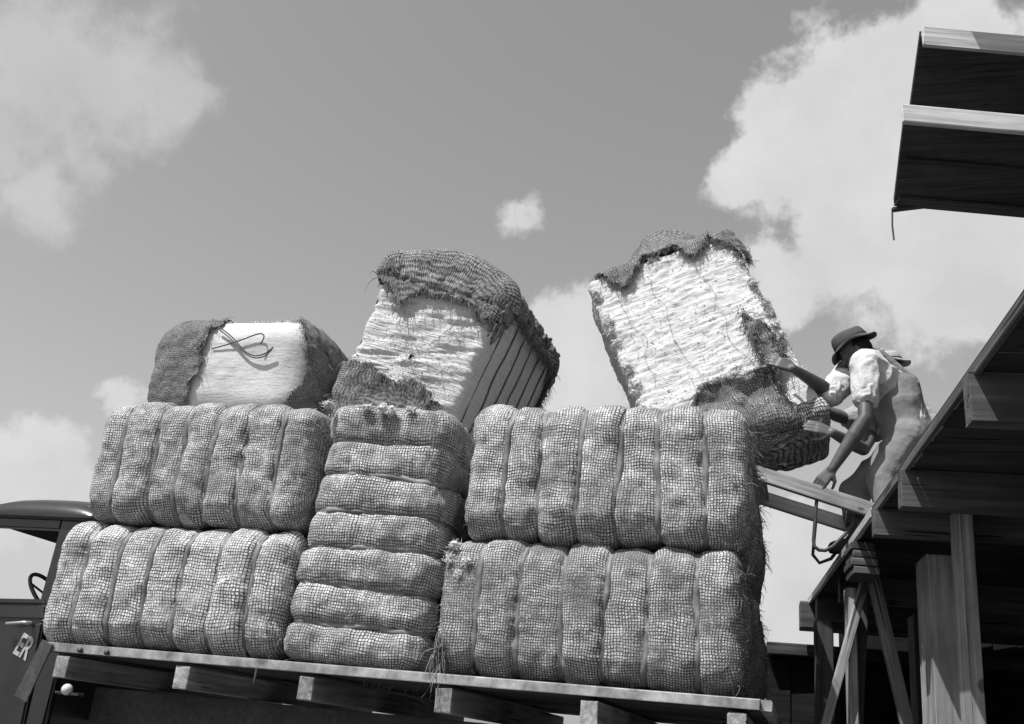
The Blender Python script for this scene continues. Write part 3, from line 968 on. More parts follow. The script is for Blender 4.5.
# rear wall with small window
for (za, zb, ya, yb) in ((.80, 1.62, CY0+.055, CY1-.055), (1.95, 2.06, CY0+.055, CY1-.055), (1.622, 1.948, CY0+.055, CY0+.45), (1.622, 1.948, CY1-.45, CY1-.055)):
    slab('cab_rear_wall', [(-2.60, za), (-2.60, zb), (-2.635, zb), (-2.635, za)], ya, yb, M['paint'], tr, .003)
slab('cowl', [(-3.66, .80), (-3.70, 1.50), (-3.95, 1.46), (-3.95, .80)], CY0+.01, CY1-.01, M['paint'], tr)
slab('hood', [(-3.96, .85), (-3.96, 1.47), (-4.3, 1.46), (-4.95, 1.38), (-4.98, .85)], CY0+.3, CY1-.3, M['paint'], tr, .06)
slab('seat', [(-2.68, .95), (-2.68, 1.50), (-2.80, 1.50), (-2.86, 1.18), (-3.25, 1.16), (-3.27, .95)], CY0+.07, CY1-.07, M['interior'], tr, .03)
slab('cab_floor', [(-2.62, .80), (-2.62, .84), (-3.66, .84), (-3.66, .80)], CY0+.06, CY1-.06, M['interior'], tr, .004)
slab('running_board', [(-2.66, .48), (-2.66, .52), (-3.8, .52), (-3.8, .48)], CY0-.25, CY0+.1, M['iron'], tr, .008)
# steering wheel
bm = bmesh.new()
n, m_ = 40, 10
rg = []
for i in range(n):
    t = 2*math.pi*i/n
    rg.append([bm.verts.new(((.20+.013*math.cos(2*math.pi*k/m_))*math.cos(t), (.20+.013*math.cos(2*math.pi*k/m_))*math.sin(t), .013*math.sin(2*math.pi*k/m_))) for k in range(m_)])
for i in range(n):
    for k in range(m_):
        bm.faces.new((rg[i][k], rg[(i+1) % n][k], rg[(i+1) % n][(k+1) % m_], rg[i][(k+1) % m_]))
for t in (0, 2.1, 4.2):
    bb = box_bm(.20, .016, .010, .002)
    me = bpy.data.meshes.new('tmp'); bb.to_mesh(me); bb.free()
    me.transform(Matrix.Rotation(t, 4, 'Z') @ Matrix.Translation((.10, 0, 0)))
    bm.from_mesh(me); bpy.data.meshes.remove(me)
sw = bm_obj('steering_wheel', bm, M['iron'], tr, True)
sw.rotation_euler = (0, R_(48), R_(8)); sw.location = (-3.10+1.0, .82-1.2, 1.62)
tube('steering_column', [(-3.11, .82, 1.61), (-3.55, .82, 1.12)], .018, M['iron'], tr)
# lettering: the end of a word painted on the door
fc = bpy.data.curves.new('lettering', 'FONT')
fc.body = 'ER'; fc.size = .165; fc.extrude = .0015; fc.offset = .004; fc.space_character = 1.0
fo = bpy.data.objects.new('lettering', fc); COL.objects.link(fo)
dg = bpy.context.evaluated_depsgraph_get()
me = bpy.data.meshes.new_from_object(fo.evaluated_get(dg)); bpy.data.objects.remove(fo)
me.materials.clear()
lt = link('lettering', me, M['letter'], tr, False)
lt.rotation_euler = (R_(90), R_(20), 0); lt.scale = (.62, 1.1, 1); lt.location = (-2.935+1.0, CY0-.003-1.2, 1.245)
# wheels
for (wx, wy, r) in ((.35, .32, .44), (.35, 2.13, .44), (-4.35, .42, .42), (-4.35, 2.02, .42)):
    w = bm_obj('wheel', wheel_bm(r, .24), M['rubber'], tr, True); w.location = (wx+1.0, wy-1.2, r)
    rim = bm_obj('rim', disc_bm(r*.57, .12), M['iron'], w, True)
for wx in (.35, -4.35):
    tube('axle', [(wx, .30, .44), (wx, 2.15, .44)], .05, M['iron'], tr)
for wy in (.42, 2.02):
    bm = bmesh.new()
    pr = [(.62*math.cos(t), .55*math.sin(t)) for t in np.linspace(.15, math.pi-.15, 16)]
    prev = None
    for (cx, cz) in pr:
        cur = [bm.verts.new((cx, yy, cz)) for yy in (-.2, -.14, .14, .2)]
        cur[0].co.z -= .06; cur[3].co.z -= .06
        if prev:
            for k in range(3): bm.faces.new((prev[k], prev[k+1], cur[k+1], cur[k]))
        prev = cur
    fo = bm_obj('fender', bm, M['paint'], tr, True); fo.location = (-4.35+1.0, wy-1.2, .44)
    md = fo.modifiers.new('s', 'SOLIDIFY'); md.thickness = .012

# ---------------------------------------------------------------- loading dock
E0 = Vector((2.292, -2.05, 2.295)); ev = Vector((-.098, .9952, 0)).normalized(); nv_ = Vector((ev.y, -ev.x, 0))
def dk(s, t, z): return Vector((E0.x+ev.x*s+nv_.x*t, E0.y+ev.y*s+nv_.y*t, z))
dock = empty('loading_dock', (E0.x+2, 0, 0))
tag(dock, 'high timber loading dock on posts and braces beside the truck', 'loading dock')
bm = bmesh.new()
s = -3.0; k = 0
rs = np.random.RandomState(4)
ang = math.atan2(nv_.y, nv_.x)
while s < 5.6:
    w = .19
    tip = rs.uniform(-.012, .012)
    b = box_bm(6.0, w-.008, .030, .004, .001, k)
    me = bpy.data.meshes.new('tmp'); b.to_mesh(me); b.free()
    c = dk(s+w/2, 3.0+tip, 2.282) - dock.location
    me.transform(Matrix.Translation(c) @ Matrix.Rotation(ang, 4, 'Z'))
    bm.from_mesh(me); bpy.data.meshes.remove(me)
    s += w; k += 1
bm_obj('deck', bm, M['wood_deck'], dock)
plank('edge_board', dk(-3.0, -.014, 2.277), dk(2.45, -.012, 2.277), .02, .044, M['wood_dock'], dock, side=nv_)
plank('edge_board', dk(2.46, -.016, 2.275), dk(5.6, -.012, 2.277), .022, .048, M['wood_pale'], dock, side=nv_)
for k, (ss, t0, hh) in enumerate([(-1.9, .05, .2), (-.75, .05, .2), (.44, -.04, .17), (1.62, -.04, .17), (2.33, -.04, .14), (4.3, .05, .17), (5.2, .0, .17)]):
    plank('joist', dk(ss, t0, 2.266-hh/2), dk(ss, 5.8, 2.266-hh/2), .08, hh, M['wood_dock'], dock, side=ev)
# posts
def post(s0, s1, t0, t1, z1, mat):
    c = dk((s0+s1)/2, (t0+t1)/2, 0)
    plank('post', (c.x, c.y, 0), (c.x, c.y, z1), t1-t0, s1-s0, mat, dock, side=nv_)
post(2.10, 2.30, .315, .375, 2.24, M['wood'])
post(2.50, 2.78, .245, .45, 2.09, M['wood'])
post(3.42, 3.54, -.02, .03, 2.05, M['wood'])
post(3.75, 3.9, -.16, -.06, 1.9, M['wood_dark'])
post(.2, .45, 1.5, 1.75, 2.04, M['wood_dark'])
post(-1.9, -1.65, 1.5, 1.75, 2.04, M['wood_dark'])
post(4.2, 4.4, .5, .7, 2.04, M['wood_dark'])
plank('brace', dk(3.40, .11, 2.20), dk(3.40, .345, 1.0), .07, .05, M['wood'], dock, side=nv_)
plank('brace', dk(3.36, .07, 2.07), dk(3.36, -.235, 1.0), .05, .05, M['wood'], dock, side=nv_)
plank('brace', dk(3.62, .10, 2.08), dk(3.62, .02, .9), .07, .05, M['wood_dark'], dock, side=nv_)
for k in range(4):
    plank('packing_block', dk(3.15, -.05+.01*(k % 2), 2.215-.045*k), dk(3.15, .075+.008*k, 2.215-.045*k), .30, .040, M['wood_dock'], dock, side=ev)
# boarding added at the back to close off the dark under the dock
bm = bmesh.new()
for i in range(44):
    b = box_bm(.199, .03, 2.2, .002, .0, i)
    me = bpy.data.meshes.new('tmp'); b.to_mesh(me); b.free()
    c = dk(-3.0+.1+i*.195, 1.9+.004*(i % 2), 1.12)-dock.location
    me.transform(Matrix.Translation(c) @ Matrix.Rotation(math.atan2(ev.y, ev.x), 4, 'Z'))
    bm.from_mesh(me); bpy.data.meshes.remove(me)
bm_obj('added_shade_boards', bm, M['wood_black'], dock)
# far corner of the dock
plank('cross_beam', (1.66, 3.52, 2.17), (5.5, 3.7, 2.17), .22, .20, M['wood_dock'], dock)
plank('cross_beam', (1.40, 3.75, 1.93), (5.5, 3.95, 1.93), .12, .09, M['wood_dark'], dock)
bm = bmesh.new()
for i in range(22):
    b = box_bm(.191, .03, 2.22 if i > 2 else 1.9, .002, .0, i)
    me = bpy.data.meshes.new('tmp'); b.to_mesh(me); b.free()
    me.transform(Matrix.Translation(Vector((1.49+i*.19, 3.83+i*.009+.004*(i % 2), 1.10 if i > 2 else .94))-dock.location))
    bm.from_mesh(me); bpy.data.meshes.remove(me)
bm_obj('added_end_shade_boards', bm, M['wood_black'], dock)  # boards added to keep the space below the far beams dark

# ---------------------------------------------------------------- roof over the dock
cn = empty('dock_roof', (4.5, .8, 0))
tag(cn, 'dark stepped board roof with two sunlit fascia edges above the dock', 'roof')
SK = math.tan(R_(16))
def sheet(name, x0, x1, y0, y1, z, th, mat, x0b=None):
    """board panel: front and back edges run on the skew, outer edge square to the dock"""
    x0b = x0 if x0b is None else x0b
    bm = bmesh.new()
    q = [(x0, y0), (x1, y0+(x1-x0)*SK), (x1, y1+(x1-x0b)*SK), (x0b, y1)]
    lo = [bm.verts.new((p[0]-4.5, p[1]-.8, z)) for p in q]; hi = [bm.verts.new((p[0]-4.5, p[1]-.8, z+th)) for p in q]
    bm.faces.new(lo[::-1]); bm.faces.new(hi)
    for k in range(4): bm.faces.new((lo[k], lo[(k+1) % 4], hi[(k+1) % 4], hi[k]))
    bmesh.ops.recalc_face_normals(bm, faces=bm.faces[:])
    bmesh.ops.bevel(bm, geom=bm.edges[:], offset=.005, segments=1, affect='EDGES')
    return bm_obj(name, bm, mat, cn)
def skew(name, x0, x1, y0, z, w, h, mat):
    plank(name, (x0, y0, z), (x1, y0+(x1-x0)*SK, z), w, h, mat, cn)
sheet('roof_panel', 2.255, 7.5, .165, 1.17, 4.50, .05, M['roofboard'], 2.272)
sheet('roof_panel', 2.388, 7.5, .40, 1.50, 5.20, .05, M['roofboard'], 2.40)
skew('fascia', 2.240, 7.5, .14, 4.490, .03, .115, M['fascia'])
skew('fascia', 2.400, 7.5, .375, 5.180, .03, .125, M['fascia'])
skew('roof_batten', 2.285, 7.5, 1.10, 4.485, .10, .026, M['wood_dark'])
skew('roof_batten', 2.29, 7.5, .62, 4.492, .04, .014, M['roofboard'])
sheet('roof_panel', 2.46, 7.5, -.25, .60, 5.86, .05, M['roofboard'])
plank('bracket', (2.26, 1.16, 4.455), (2.46, 1.19, 4.49), .04, .022, M['wood_dark'], cn)
tube('hanging_wire', [(2.262, 1.17, 4.47), (2.258, 1.17, 4.34), (2.264, 1.17, 4.24)], .006, M['wire'], cn)
for yy in (.30, 1.05):
    plank('roof_post', (5.2, yy+.85, 2.30), (5.2, yy+.85, 4.497), .14, .14, M['wood_dark'], cn)
    plank('roof_post', (5.6, yy+1.2, 2.30), (5.6, yy+1.2, 5.197), .14, .14, M['wood_dark'], cn)
plank('roof_post', (5.9, 1.0, 2.30), (5.9, 1.0, 5.857), .14, .14, M['wood_dark'], cn)

# ---------------------------------------------------------------- hand truck
ht = empty('hand_truck', (1.8, 1.4, 2.4))
tag(ht, 'old wooden hand truck with iron legs laid between the load and the dock edge', 'hand truck')
plank('side_rail', (1.18, 1.15, 2.755), (2.16, 1.13, 2.435), .055, .085, M['wood'], ht)
plank('side_rail', (1.16, 1.70, 2.745), (2.16, 1.68, 2.435), .055, .085, M['wood_pale'], ht)
plank('crossbar', (1.45, 1.175, 2.660), (1.45, 1.675, 2.655), .06, .035, M['wood'], ht, side=(1, 0, 0))
plank('crossbar', (1.98, 1.16, 2.490), (1.98, 1.655, 2.490), .07, .035, M['wood'], ht, side=(1, 0, 0))
tube('iron_leg', [(1.775, 1.14, 2.56), (1.765, 1.14, 2.46), (1.75, 1.14, 2.27), (1.755, 1.14, 2.24), (1.78, 1.145, 2.222), (1.815, 1.15, 2.222), (1.86, 1.16, 2.25), (1.93, 1.18, 2.33), (2.00, 1.20, 2.43)], .011, M['iron'], ht)
tube('iron_leg', [(1.775, 1.69, 2.56), (1.75, 1.69, 2.30), (1.79, 1.69, 2.25), (1.86, 1.69, 2.28), (1.98, 1.69, 2.44)], .011, M['iron'], ht)
tube('axle', [(2.08, 1.10, 2.42), (2.08, 1.74, 2.42)], .016, M['iron'], ht)
for yy in (1.22, 1.61):
    w = bm_obj('wheel', wheel_bm(.10, .05, .4), M['iron'], ht, True); w.location = Vector((2.08, yy, 2.405)) - ht.location
    bm_obj('hub', disc_bm(.045, .045), M['iron'], w, True)


# ---------------------------------------------------------------- people
def capsule(bm, p0, p1, r0, r1, seg=14, rings=5):
    p0, p1 = Vector(p0), Vector(p1)
    X = p1-p0; L = max(X.length, 1e-5); X.normalize()
    ref = Vector((0, 0, 1)) if abs(X.z) < .9 else Vector((1, 0, 0))
    Y = X.cross(ref).normalized(); Z = X.cross(Y)
    prof = [(-r0*math.cos(t), r0*math.sin(t)) for t in np.linspace(0, math.pi/2, rings)] + \
           [(L+r1*math.sin(t), r1*math.cos(t)) for t in np.linspace(0, math.pi/2, rings)]
    rows = []
    for (d, r) in prof:
        if r < 1e-5:
            rows.append([bm.verts.new(p0+X*d)])
        else:
            rows.append([bm.verts.new(p0+X*d+(Y*math.cos(2*math.pi*k/seg)+Z*math.sin(2*math.pi*k/seg))*r) for k in range(seg)])
    for A_, B_ in zip(rows[:-1], rows[1:]):
        for k in range(seg):
            k2 = (k+1) % seg
            if len(A_) == 1: bm.faces.new((A_[0], B_[k2], B_[k]))
            elif len(B_) == 1: bm.faces.new((A_[k], A_[k2], B_[0]))
            else: bm.faces.new((A_[k], A_[k2], B_[k2], B_[k]))


def ellipsoid(bm, c, rad, rot=None):
    m_ = Matrix.Translation(Vector(c)) @ (rot.to_4x4() if rot is not None else Matrix.Identity(4)) @ Matrix.Diagonal((*rad, 1))
    bmesh.ops.create_uvsphere(bm, u_segments=20, v_segments=14, radius=1.0, matrix=m_)


def fuse(name, bm, vox, smooth_it, mat, parent=None, origin=None, folds=0, fscale=14, fseed=0, cut=None):
    me = bpy.data.meshes.new(name); bm.to_mesh(me); bm.free()
    o = bpy.data.objects.new(name, me); COL.objects.link(o)
    r = o.modifiers.new('r', 'REMESH'); r.mode = 'VOXEL'; r.voxel_size = vox; r.use_smooth_shade = True
    if smooth_it:
        sm = o.modifiers.new('s', 'SMOOTH'); sm.iterations = smooth_it; sm.factor = .5
    dg = bpy.context.evaluated_depsgraph_get()
    m2 = bpy.data.meshes.new_from_object(o.evaluated_get(dg))
    bpy.data.objects.remove(o); bpy.data.meshes.remove(me)
    m2.name = name
    n = len(m2.vertices)
    V = np.zeros(n*3); m2.vertices.foreach_get('co', V); V = V.reshape(-1, 3)
    if folds:
        Nn = np.zeros(n*3); m2.vertices.foreach_get('normal', Nn); Nn = Nn.reshape(-1, 3)
        w = V + .05*np.stack([vnoise(V*6, 1), vnoise(V*6, 2), vnoise(V*6, 3)], -1)
        f = 1-np.abs(vnoise(w*np.array([fscale, fscale, fscale*.6]), fseed))*2 + .5*vnoise(w*fscale*2.1, fseed+3)
        V = V + Nn*(f*folds)[:, None]
    if origin is not None: V = V-np.array(origin)
    m2.vertices.foreach_set('co', V.ravel())
    if cut is not None:
        b = bmesh.new(); b.from_mesh(m2)
        for (pt, nn) in cut:
            bmesh.ops.bisect_plane(b, geom=b.verts[:]+b.edges[:]+b.faces[:], plane_co=Vector(pt)-Vector(origin if origin is not None else (0, 0, 0)), plane_no=nn, clear_outer=True)
        b.to_mesh(m2); b.free()
    m2.materials.clear()
    return link(name, m2, mat, parent)


def hand(bm, wrist, pdir, pnorm, thumb_side, curl, ln=.185):
    """palm plus four unequal bent fingers and a thumb; pdir along the hand, pnorm out of the palm"""
    w = Vector(wrist); d = Vector(pdir).normalized(); nn = Vector(pnorm); nn = (nn-d*nn.dot(d)).normalized()
    s = d.cross(nn).normalized()*thumb_side
    palm = ln*.5
    for k in (-1, -.35, .35, 1):
        capsule(bm, w+s*.018*k+d*.005, w+d*palm+s*.031*k, .015, .014, 10, 4)
    for k, (o, l) in enumerate(((.034, .40), (.012, .46), (-.011, .43), (-.033, .33))):
        p = w+d*palm+s*o; dd = d.copy()
        L_ = ln*l
        for j, fr in enumerate((.45, .32, .25)):
            dd = (dd + nn*curl*(.6 if j == 0 else 1)).normalized()
            p2 = p+dd*L_*fr
            capsule(bm, p, p2, .0105-.0012*j, .0098-.0012*j, 10, 4)
            p = p2
    p = w+d*.02+s*.022; dd = (d*.6+s*.75+nn*.3).normalized()
    p2 = p+dd*.045; capsule(bm, p, p2, .015, .012, 10, 4)
    dd = (d*.85+s*.25+nn*.4).normalized(); p3 = p2+dd*.034; capsule(bm, p2, p3, .0115, .010, 10, 4)
    dd = (d+nn*.5).normalized(); capsule(bm, p3, p3+dd*.026, .010, .008, 10, 4)


def head(bm, c, face, up, s=1.0):
    c = Vector(c); f = Vector(face).normalized(); u = Vector(up); u = (u-f*u.dot(f)).normalized(); l = u.cross(f)
    rot = Matrix((f, l, u)).transposed()
    ellipsoid(bm, c+u*.02*s, (.098*s, .076*s, .105*s), rot)
    ellipsoid(bm, c+f*.03*s-u*.045*s, (.068*s, .058*s, .075*s), rot)
    capsule(bm, c+f*.088*s+u*.015*s, c+f*.112*s-u*.028*s, .010*s, .016*s, 10, 4)      # nose
    capsule(bm, c+f*.078*s+u*.035*s+l*.03*s, c+f*.078*s+u*.035*s-l*.03*s, .016*s, .016*s, 10, 4)  # brow
    capsule(bm, c+f*.083*s-u*.066*s+l*.02*s, c+f*.083*s-u*.066*s-l*.02*s, .013*s, .013*s, 10, 4)  # mouth
    capsule(bm, c+f*.072*s-u*.105*s, c+f*.076*s-u*.105*s, .02*s, .02*s, 10, 4)
    for q in (-1, 1):
        ellipsoid(bm, c+l*.077*s*q-f*.008*s-u*.01*s, (.020*s, .009*s, .032*s), rot)
    return f, l, u


def hat_obj(parent, origin, c, f, l, u, mat, r=.100, crown=.10, brim=.05, droop=.03):
    bm = bmesh.new()
    n = 40
    prof = [(0.0, crown*1.0), (.40*r, crown*1.0), (.66*r, crown*.96), (.84*r, crown*.82), (.95*r, crown*.55), (r, crown*.2), (r*1.01, 0.0), (r+brim*.5, -.004), (r+brim, -.002)]
    rows = []
    for k, (rad, z) in enumerate(prof):
        if rad == 0:
            rows.append([bm.verts.new(c+u*z)]); continue
        row = []
        for i in range(n):
            t = 2*math.pi*i/n
            ex, ey = 1.12, .95
            zz = z
            if k >= 7:
                fr = (rad-r)/brim
                zz += fr*(-droop*1.6*max(0, math.cos(t))**2 - droop*.9*max(0, -math.cos(t))**2 + .012*math.sin(2*t+.7) + .008*math.sin(5*t))
            if k <= 4:
                zz += .010*math.sin(2*t+1.0)*(1 if k > 0 else 0) - (.014*math.cos(t)**2 if k in (1, 2) else 0)
            row.append(bm.verts.new(c+f*rad*ex*math.cos(t)+l*rad*ey*math.sin(t)+u*zz))
        rows.append(row)
    for A_, B_ in zip(rows[:-1], rows[1:]):
        for k in range(n):
            k2 = (k+1) % n
            if len(A_) == 1: bm.faces.new((A_[0], B_[k], B_[k2]))
            else: bm.faces.new((A_[k], B_[k], B_[k2], A_[k2]))
    for v in bm.verts: v.co -= Vector(origin)
    bmesh.ops.recalc_face_normals(bm, faces=bm.faces[:])
    o = bm_obj('hat', bm, mat, parent, True)
    s_ = o.modifiers.new('s', 'SOLIDIFY'); s_.thickness = .006; s_.offset = 1
    b_ = o.modifiers.new('b', 'SUBSURF'); b_.levels = 1; b_.render_levels = 1
    # hatband
    bm = bmesh.new(); ra = []
    for i in range(n):
        t = 2*math.pi*i/n
        ra.append([bm.verts.new(c+f*(q*1.12)*math.cos(t)+l*(q*.95)*math.sin(t)+u*z-Vector(origin)) for q, z in ((r*1.065, .002), (r*1.05, .028))])
    for i in range(n):
        bm.faces.new((ra[i][0], ra[(i+1) % n][0], ra[(i+1) % n][1], ra[i][1]))
    hb = bm_obj('hatband', bm, M['boot'], o, True)


def person(J, label, skin, shirt_m, trouser_m, hat_m, face, seed, overalls=True, hands=None):
    org = J['pelvis'].copy(); org.z = 2.30
    o3 = tuple(org)
    bm = bmesh.new()
    f, l, u = head(bm, J['head'], face, J['headup'])
    capsule(bm, J['neck'], J['head']-u*.05, .062, .055)
    capsule(bm, J['pelvis'], J['spine'], .118, .115); capsule(bm, J['spine'], J['neck']-u*.03, .12, .085)
    for q in 'LR':
        capsule(bm, J['sh'+q], J['neck'], .065, .06)
        capsule(bm, J['sh'+q], J['spine'], .07, .10)
        capsule(bm, J['sh'+q], J['el'+q], .056, .043); capsule(bm, J['el'+q], J['el'+q]+(J['wr'+q]-J['el'+q])*.35, .043, .047)
        capsule(bm, J['el'+q]+(J['wr'+q]-J['el'+q])*.35, J['wr'+q], .046, .028)
        capsule(bm, J['hip'+q], J['pelvis'], .10, .11)
        capsule(bm, J['hip'+q], J['kn'+q], .09, .06); capsule(bm, J['kn'+q], J['an'+q], .058, .038)
        capsule(bm, J['an'+q], J['an'+q]+J['toe'], .038, .04)
        hand(bm, J['wr'+q], *hands[q])
    body = fuse('person', bm, .006, 4, skin, None, o3)
    body.location = org
    tag(body, label, 'person')
    # shirt
    bm = bmesh.new()
    capsule(bm, J['pelvis']+(J['spine']-J['pelvis'])*.2, J['spine'], .132, .138); capsule(bm, J['spine'], J['neck']-u*.04, .138, .095)
    capsule(bm, J['neck']-u*.045, J['neck']+(J['head']-J['neck'])*.18, .085, .068)
    for q in 'LR':
        capsule(bm, J['sh'+q], J['neck']-u*.03, .088, .085); capsule(bm, J['sh'+q], J['spine'], .09, .125)
        e = J['sh'+q]+(J['el'+q]-J['sh'+q])*J['sl'+q]
        capsule(bm, J['sh'+q], e, .088, .080)
    sh = fuse('shirt', bm, .009, 3, shirt_m, body, o3, .013, 10, seed)
    for q in 'LR':
        e = J['sh'+q]+(J['el'+q]-J['sh'+q])*J['sl'+q]; d = (J['el'+q]-J['sh'+q]).normalized()
        bm = bmesh.new(); capsule(bm, e+d*.010, e+d*.055, .080, .076)
        fuse('rolled_sleeve', bm, .006, 2, shirt_m, sh, o3, .006, 26, seed+5)
    bm = bmesh.new()
    cdir = (J['head']-J['neck']).normalized(); cy = cdir.cross(Vector((0, 1, 0))).normalized(); cz = cdir.cross(cy)
    prev = None
    for i in range(17):
        t = 2*math.pi*i/16
        p = J['neck']-cdir*.012+(cy*math.cos(t)+cz*math.sin(t))*.082
        if prev is not None: capsule(bm, prev, p, .017, .017, 8, 4)
        prev = p
    fuse('collar', bm, .006, 1, shirt_m, sh, o3, .003, 22, seed+2)
    # trousers or overalls
    bm = bmesh.new()
    capsule(bm, J['pelvis'], J['pelvis']+(J['spine']-J['pelvis'])*.6, .150, .148)
    for q in 'LR':
        capsule(bm, J['hip'+q], J['pelvis'], .118, .13)
        capsule(bm, J['hip'+q], J['kn'+q], .112, .088); capsule(bm, J['kn'+q], J['an'+q]+(J['kn'+q]-J['an'+q])*.14, .090, .082)
    if overalls:
        t_ = (J['neck']-J['pelvis']).normalized(); fv = Vector(face); back = -(fv-t_*fv.dot(t_)).normalized()
        capsule(bm, J['pelvis']+(J['spine']-J['pelvis'])*.6, J['spine']+back*.035, .148, .130)
        capsule(bm, J['spine']+back*.035, J['neck']-t_*.05+back*.05, .130, .08)
    tr_ = fuse('overalls' if overalls else 'trousers', bm, .009, 4, trouser_m, body, o3, .008, 7, seed+9)
    if overalls:
        for q in 'LR':
            p = [J['spine']+back*.15+(J['sh'+q]-J['neck'])*.25, J['neck']+(J['sh'+q]-J['neck'])*.5+back*.095+u*.03, J['neck']+(J['sh'+q]-J['neck'])*.5-back*.06+u*.02, J['spine']-back*.13+(J['sh'+q]-J['neck'])*.3]
            bm = bmesh.new()
            pts = []
            for i in range(len(p)-1):
                capsule(bm, p[i], p[i+1], .026, .026, 8, 4)
            fuse('strap', bm, .007, 2, trouser_m, tr_, o3)
    for q in 'LR':
        bm = bmesh.new()
        a = J['an'+q]
        capsule(bm, a+Vector((0, 0, .12)), a, .060, .058); capsule(bm, a+Vector((0, 0, -.005)), a+J['toe']*1.1+Vector((0, 0, -.01)), .055, .048); capsule(bm, a, a-J['toe']*.4+Vector((0, 0, -.01)), .05, .046)
        fuse('boot', bm, .008, 3, M['boot'], body, o3, cut=[((a.x, a.y, 2.303), (0, 0, -1))])
    hat_obj(body, org, J['head']+u*.055-f*.005, f, l, u, hat_m)
    bm = bmesh.new()
    ellipsoid(bm, J['head']+u*.008-f*.022, (.088, .083, .10), Matrix((f, l, u)).transposed())
    fuse('hair', bm, .008, 1, M['hair'], body, o3, cut=[(J['head']+f*.04, f)])
    for q in (-1, 1):
        bm = bmesh.new(); bmesh.ops.create_uvsphere(bm, u_segments=12, v_segments=8, radius=.0115)
        e_ = bm_obj('eye', bm, M['eye'], body, True); e_.location = J['head']+f*.080+l*q*.031+u*.008-org
    return body


V_ = Vector
J1 = dict(head=V_((2.03, 1.43, 3.575)), headup=V_((-.5, 0, .86)), neck=V_((2.125, 1.45, 3.52)), spine=V_((2.25, 1.43, 3.30)), pelvis=V_((2.315, 1.43, 3.03)),
          shL=V_((2.07, 1.25, 3.425)), shR=V_((2.01, 1.63, 3.53)),
          elL=V_((2.055, 1.12, 3.02)), wrL=V_((1.86, 1.12, 2.70)), elR=V_((1.875, 1.36, 3.265)), wrR=V_((1.640, 1.10, 3.335)),
          hipL=V_((2.31, 1.33, 2.97)), hipR=V_((2.30, 1.55, 2.98)), knL=V_((2.145, 1.27, 2.69)), knR=V_((2.00, 1.60, 2.68)),
          anL=V_((2.20, 1.26, 2.375)), anR=V_((2.05, 1.62, 2.375)), toe=V_((-.15, 0, -.03)), slL=.50, slR=.92)
h1 = dict(L=(V_((-.45, .0, -.55)), V_((.1, 1, -.3)), 1, .28), R=(V_((-.75, .0, .35)), V_((-.25, 1, -.2)), -1, .12))
person(J1, 'man bending over in a dark hat, pale shirt and faded overalls', M['skin'], M['shirt'], M['denim'], M['hat'], V_((-.85, .1, -.5)), 5, True, h1)
J2 = dict(head=V_((2.27, 2.06, 3.665)), headup=V_((-.2, 0, .95)), neck=V_((2.34, 2.05, 3.50)), spine=V_((2.47, 2.06, 3.28)), pelvis=V_((2.53, 2.06, 3.02)),
          shL=V_((2.26, 1.87, 3.40)), shR=V_((2.26, 2.24, 3.44)),
          elL=V_((2.06, 1.52, 2.95)), wrL=V_((1.865, 1.20, 2.955)), elR=V_((2.00, 2.0, 3.30)), wrR=V_((1.75, 1.82, 3.345)),
          hipL=V_((2.53, 1.96, 2.95)), hipR=V_((2.53, 2.16, 2.95)), knL=V_((2.36, 1.95, 2.68)), knR=V_((2.52, 2.2, 2.66)),
          anL=V_((2.38, 1.95, 2.375)), anR=V_((2.60, 2.2, 2.375)), toe=V_((-.15, 0, -.03)), slL=.55, slR=.78)
h2 = dict(L=(V_((-.75, -.25, .18)), V_((-.3, .9, -.2)), 1, .15), R=(V_((-.8, -.3, -.15)), V_((-.2, .9, -.2)), -1, .15))
person(J2, 'second man half hidden behind the bending man, pale hat and rolled grey sleeves', M['skin2'], M['shirt2'], M['denim_dark'], M['hat2'], V_((-.9, -.1, -.25)), 15, False, h2)

# ---------------------------------------------------------------- sky and sun
SUN_EL, SUN_AZ = R_(60), R_(38)     # azimuth measured from -Y towards -X
sdir = Vector((-math.sin(SUN_AZ)*math.cos(SUN_EL), -math.cos(SUN_AZ)*math.cos(SUN_EL), math.sin(SUN_EL)))
sl = bpy.data.lights.new('sun', 'SUN'); sl.energy = 4.6; sl.angle = R_(.53); sl.color = (1, 1, 1)
so = bpy.data.objects.new('sun', sl); COL.objects.link(so)
so.rotation_mode = 'QUATERNION'; so.rotation_quaternion = sdir.to_track_quat('Z', 'Y')

world = bpy.data.worlds.new('World'); SC.world = world; world.use_nodes = True
wt = world.node_tree; wn = wt.nodes
for n_ in list(wn): wn.remove(n_)
W = NT.__new__(NT); W.t = wt; W.n = wn
outw = W.node('ShaderNodeOutputWorld'); bg = W.node('ShaderNodeBackground')
sky = W.node('ShaderNodeTexSky'); sky.sky_type = 'NISHITA'; sky.sun_disc = False
sky.sun_elevation = SUN_EL
# Nishita: rotation 0 puts the sun at +Y, turning clockwise seen from above
sky.sun_rotation = math.atan2(sdir.x, sdir.y)
sky.air_density = 1.0; sky.dust_density = 1.5; sky.ozone_density = 1.0
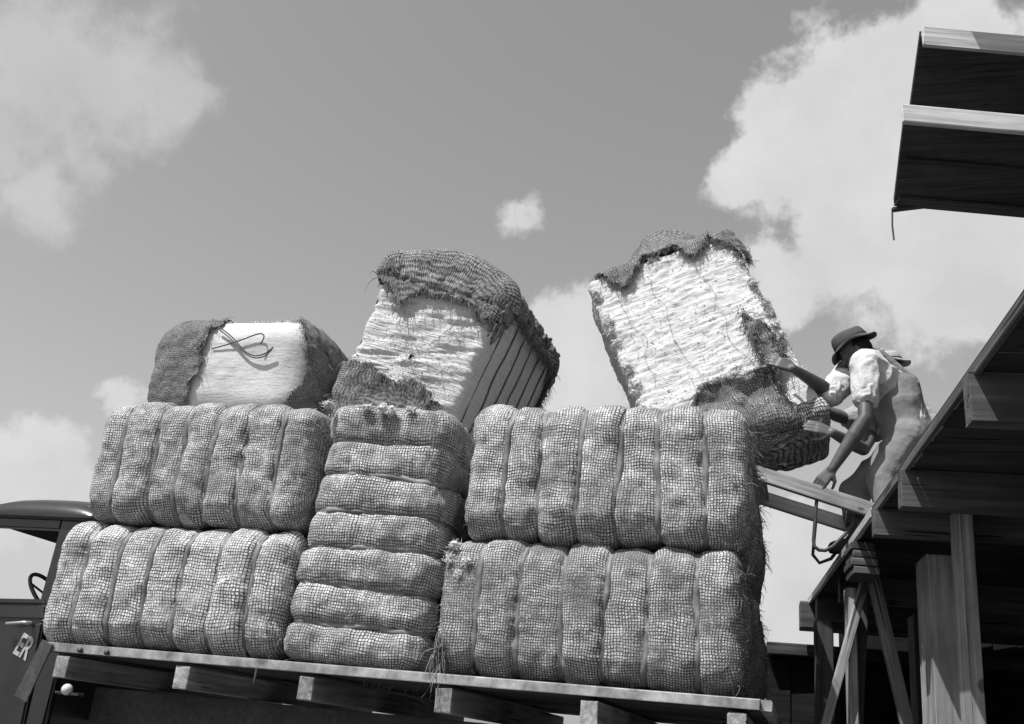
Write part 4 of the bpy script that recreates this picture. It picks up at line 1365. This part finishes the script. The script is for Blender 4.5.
# black-and-white film is more sensitive to blue than the eye
bwv = W.vmath('DOT_PRODUCT', sky.outputs[0], (.15, .30, .55))
tc = W.node('ShaderNodeTexCoord'); d0 = tc.outputs['Generated']
SKY_GAIN = 1.0
base = W.math('MULTIPLY', bwv, SKY_GAIN)
CL = [(950, 200, 150, 1.1), (885, 140, 140, 1.15), (805, 150, 100, 1), (745, 175, 62, .8), (930, 90, 110, 1), (960, 240, 150, 1), (1010, 140, 140, 1), (860, 240, 90, .8),
      (40, 60, 140, .7), (130, 85, 90, .7), (180, 105, 45, .75), (70, 130, 90, .55), (40, 195, 62, .8), (0, 140, 120, .7),
      (518, 217, 40, .30), (578, 360, 85, 1.2), (600, 400, 60, .8), (40, 488, 78, 1.0), (10, 470, 50, 1), (775, 285, 62, .8), (125, 405, 40, .7), (795, 570, 90, 1), (980, 295, 60, .9), (790, 650, 80, 1),
      (640, 395, 40, .6), (250, 520, 120, .5)]
nw = W.noise(W.vmath('ADD', d0, (3.1, 1.7, .4)), 9.0, 7, .62, True)
dw = W.vmath('ADD', d0, W.vmath('SCALE', W.vmath('SUBTRACT', nw, (.5, .5, .5)), None, .085))
acc = None; acc2 = None
for (px, py, r, wgt) in CL:
    c = sky_dir(px, py)
    dist = W.vmath('DISTANCE', dw, tuple(c))
    f_ = W.math('MULTIPLY', W.math('SUBTRACT', 1.0, W.math('DIVIDE', dist, r/F)), wgt)
    if px < 330 and py < 300:
        acc2 = f_ if acc2 is None else W.math('SMOOTH_MAX', acc2, f_, .12)
    else:
        acc = f_ if acc is None else W.math('SMOOTH_MAX', acc, f_, .12)
fb = W.noise(d0, 16.0, 8, .62)
fld = W.math('ADD', acc, W.math('MULTIPLY', W.math('SUBTRACT', fb, .5), 1.0))
fld2 = W.math('ADD', acc2, W.math('MULTIPLY', W.math('SUBTRACT', fb, .5), 1.0))
mask = W.math('MAXIMUM', W.mapr(fld, .15, .38, 0, 1, True), W.mapr(fld2, .12, .55, 0, .55, True))
cb = W.mapr(W.noise(d0, 11.0, 5, .55), .3, .7, 4.5, 5.4)
# other clouds round the rest of the sky, out of the photo
val = W.math('ADD', W.math('MULTIPLY', base, W.math('SUBTRACT', 1.0, mask)), W.math('MULTIPLY', cb, mask))
W.put(bg.inputs['Color'], W.comb(val))
bg.inputs['Strength'].default_value = .110
wt.links.new(bg.outputs[0], outw.inputs[0])

# ---------------------------------------------------------------- camera and view
cd = bpy.data.cameras.new('camera'); co = bpy.data.objects.new('camera', cd); COL.objects.link(co)
cd.sensor_fit = 'HORIZONTAL'; cd.sensor_width = 36; cd.lens = 36*F/1024
cd.clip_start = .05; cd.clip_end = 10000
mw = Matrix.Identity(4)
for r in range(3):
    mw[r][0], mw[r][1], mw[r][2], mw[r][3] = rgt[r], upv[r], -fwd[r], CAM[r]
co.matrix_world = mw
SC.camera = co
SC.view_settings.view_transform = 'Standard'; SC.view_settings.look = 'None'
SC.view_settings.exposure = 0.34; SC.view_settings.gamma = 1
SC.view_settings.use_curve_mapping = False
